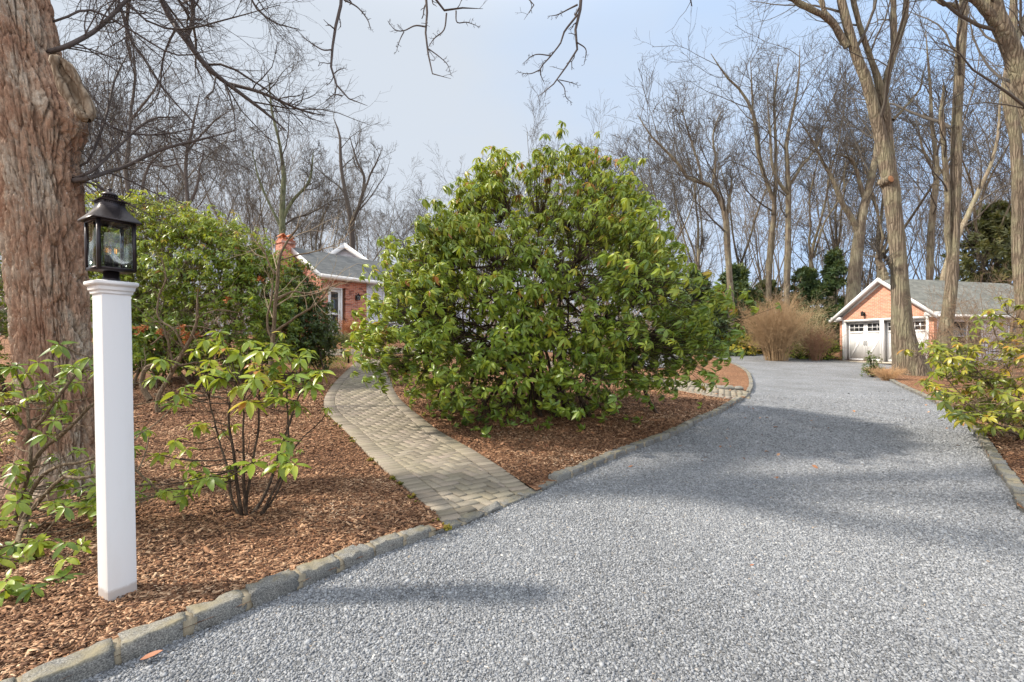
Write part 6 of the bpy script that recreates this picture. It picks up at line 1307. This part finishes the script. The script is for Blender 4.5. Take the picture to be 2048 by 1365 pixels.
# pale sapling in front of the leafy mass, leggy roots, path light, rocks, leaf
traced('sapling', 'slender pale bare sapling with arching twigs in front of the dark evergreen shrub', None, 8.6,
       [[(541, 790, 7), (543, 730, 6), (548, 680, 5.5), (552, 620, 5), (558, 560, 4.2), (562, 515, 3.4), (580, 480, 2.4), (610, 440, 1.4)], [(549, 665, 4), (570, 650, 3.3), (605, 625, 2.6), (640, 600, 2), (665, 560, 1.3)], [(553, 600, 3), (590, 585, 2.2), (630, 590, 1.6), (680, 570, 1)], [(558, 555, 2.6), (540, 530, 2), (530, 500, 1.6), (510, 485, 1)], [(547, 690, 3), (535, 640, 2.4), (545, 590, 2), (548, 540, 1.2)], [(562, 520, 2.2), (600, 510, 1.7), (640, 500, 1.2), (700, 480, .8)]], 301, STEM_P, ((6, .38, 6, .14), (4, .45, 4, .18)), .0026, 16, mat_plain('sapling_twig', (.40, .31, .21), .85, .25, 4), sides=8, up=.03)
def leggy():
    r = np.random.default_rng(8); tr = Tree(8); d = 8.2; B = G(330, 822, MUL); T = thing('leggy_shrub', 'contorted bare grey stems with dead orange seed heads under the leafy mass', 'shrub', B)
    ls = [[(318, 828, 8), (322, 790, 8), (345, 745, 7), (372, 700, 6), (395, 660, 5), (398, 620, 4), (402, 580, 3)], [(322, 820, 6), (350, 795, 6), (380, 790, 5), (420, 795, 4), (460, 800, 3)], [(300, 800, 10), (285, 770, 9), (292, 735, 7), (310, 725, 6), (345, 720, 4), (370, 700, 3)], [(372, 700, 4), (350, 660, 3.6), (320, 640, 3.2), (315, 600, 3), (335, 560, 2.5), (325, 520, 1.8)],
          [(345, 745, 4), (340, 700, 3.4), (330, 660, 3), (310, 640, 2)], [(300, 690, 3), (350, 655, 2.6), (410, 655, 2), (440, 665, 1.5)], [(310, 790, 5), (340, 800, 5), (365, 785, 4)]]
    prs = [tr.poly([(*e[:3], e[3]*.7) for e in TP(l, d)], 16) for l in ls]
    for p in prs: p[0][0, :] += np.cumsum(r.normal(0, .012, (16, 3)), 0)*.6; tr.add(p, 8, 'trunk')
    PR = cat_(*prs); cur = grow(PR[0], PR[1], 9, .3, .98, 30, 70, .4, 6, .25, .05, .5, .15, .8, .4, .003, r); tr.add(cur, 4, 'trunk'); cur = grow(cur[0], cur[1], 5, .2, .98, 30, 70, .5, 4, .25, .05, .5, .06, .5, .4, .0022, r); tr.add(cur, 3, 'trunk')
    V, Q = tr.mesh('trunk'); obj('stems', V, Q, STEM_P, T, smooth=True)
    pos = np.array([P(x, y, d) for x, y in [(367, 668), (370, 685), (395, 670), (365, 655), (278, 660), (290, 655), (318, 665), (372, 675), (520, 560), (455, 600)]]); pos = np.repeat(pos, 5, 0)+r.normal(0, .025, (50, 3)); V, Q, Tt = tufts(pos, nrm(r.normal(size=(50, 3))+[0, 0, .3]), np.full(50, .08), r, .4, np.clip(r.normal(.6, .2, 50), 0, 1), 4)
    obj('seed_heads', V, Q, mat_tint('rust_leaf', [(0, (.2, .06, .02)), (1, (.55, .22, .08))], .8), T, None, Tt)['kind'] = 'stuff'
leggy()
def rock(name, label, px, py, size, seed):
    g = G(px, py, MUL); r = np.random.default_rng(seed); v = BT.copy(); v = nrm(v)*(.75+.25*np.abs(v).max(1, keepdims=True)); v = v*np.array(size)/2; n = (fbm(v*9+seed, 3, seed)-.5)[:, None]; v = v*(1+n*.9)
    o = obj(name, v+g+[0, 0, size[2]*.25], BQ, m_gran, None, None, np.full(len(v), .8), loc=tuple(g)); tag(o, label, 'rock')
rock('rock', 'low rough tan rock where the cross path meets the drive', 1452, 779, (.46, .24, .15), 1)
rock('rock', 'smaller pale rock lying right beside the low tan rock at the kerb corner', 1478, 779, (.26, .2, .12), 2)
def path_light():
    g = G(697, 727, MUL); T = thing('path_light', 'tiny black path light post beside the green ground cover', 'garden light', g); m = MB(); m.lathe(g, [(0, -.1), (.03, -.1), (.028, .26), (.03, .26), (.03, .27), (0, .27)], 12); m.build('post', DKMET, T, True); m = MB(); m.lathe(g, [(.0, .271), (.055, .275), (.06, .30), (.02, .34), (0, .345)], 12); m.build('lamp_shade', DKMET, T, True)
path_light()
def fallen(px, py, s, a, label, off=.0):
    g = G(px, py, .012+off); V, Q = leaf_mesh(s, s*.5, -.5, .4, 5); ca, sa = math.cos(a), math.sin(a); V = V@np.array([[ca, sa, 0], [-sa, ca, 0], [0, 0, 1]])+g; V2 = V-[0, 0, .0012]; n = len(V)
    o = obj('fallen_leaf', np.vstack([V, V2]), np.vstack([Q, Q[:, ::-1]+n]), mat_plain('brown_leaf', (.30, .13, .07), .7, .3, 30), None, loc=tuple(g)); tag(o, label, 'leaf')
fallen(280, 1322, .085, .5, 'large dry brown leaf on the gravel just below the front kerb stones')
fallen(1500, 1132, .03, .2, 'small brown leaf alone on the gravel in the middle of the drive')
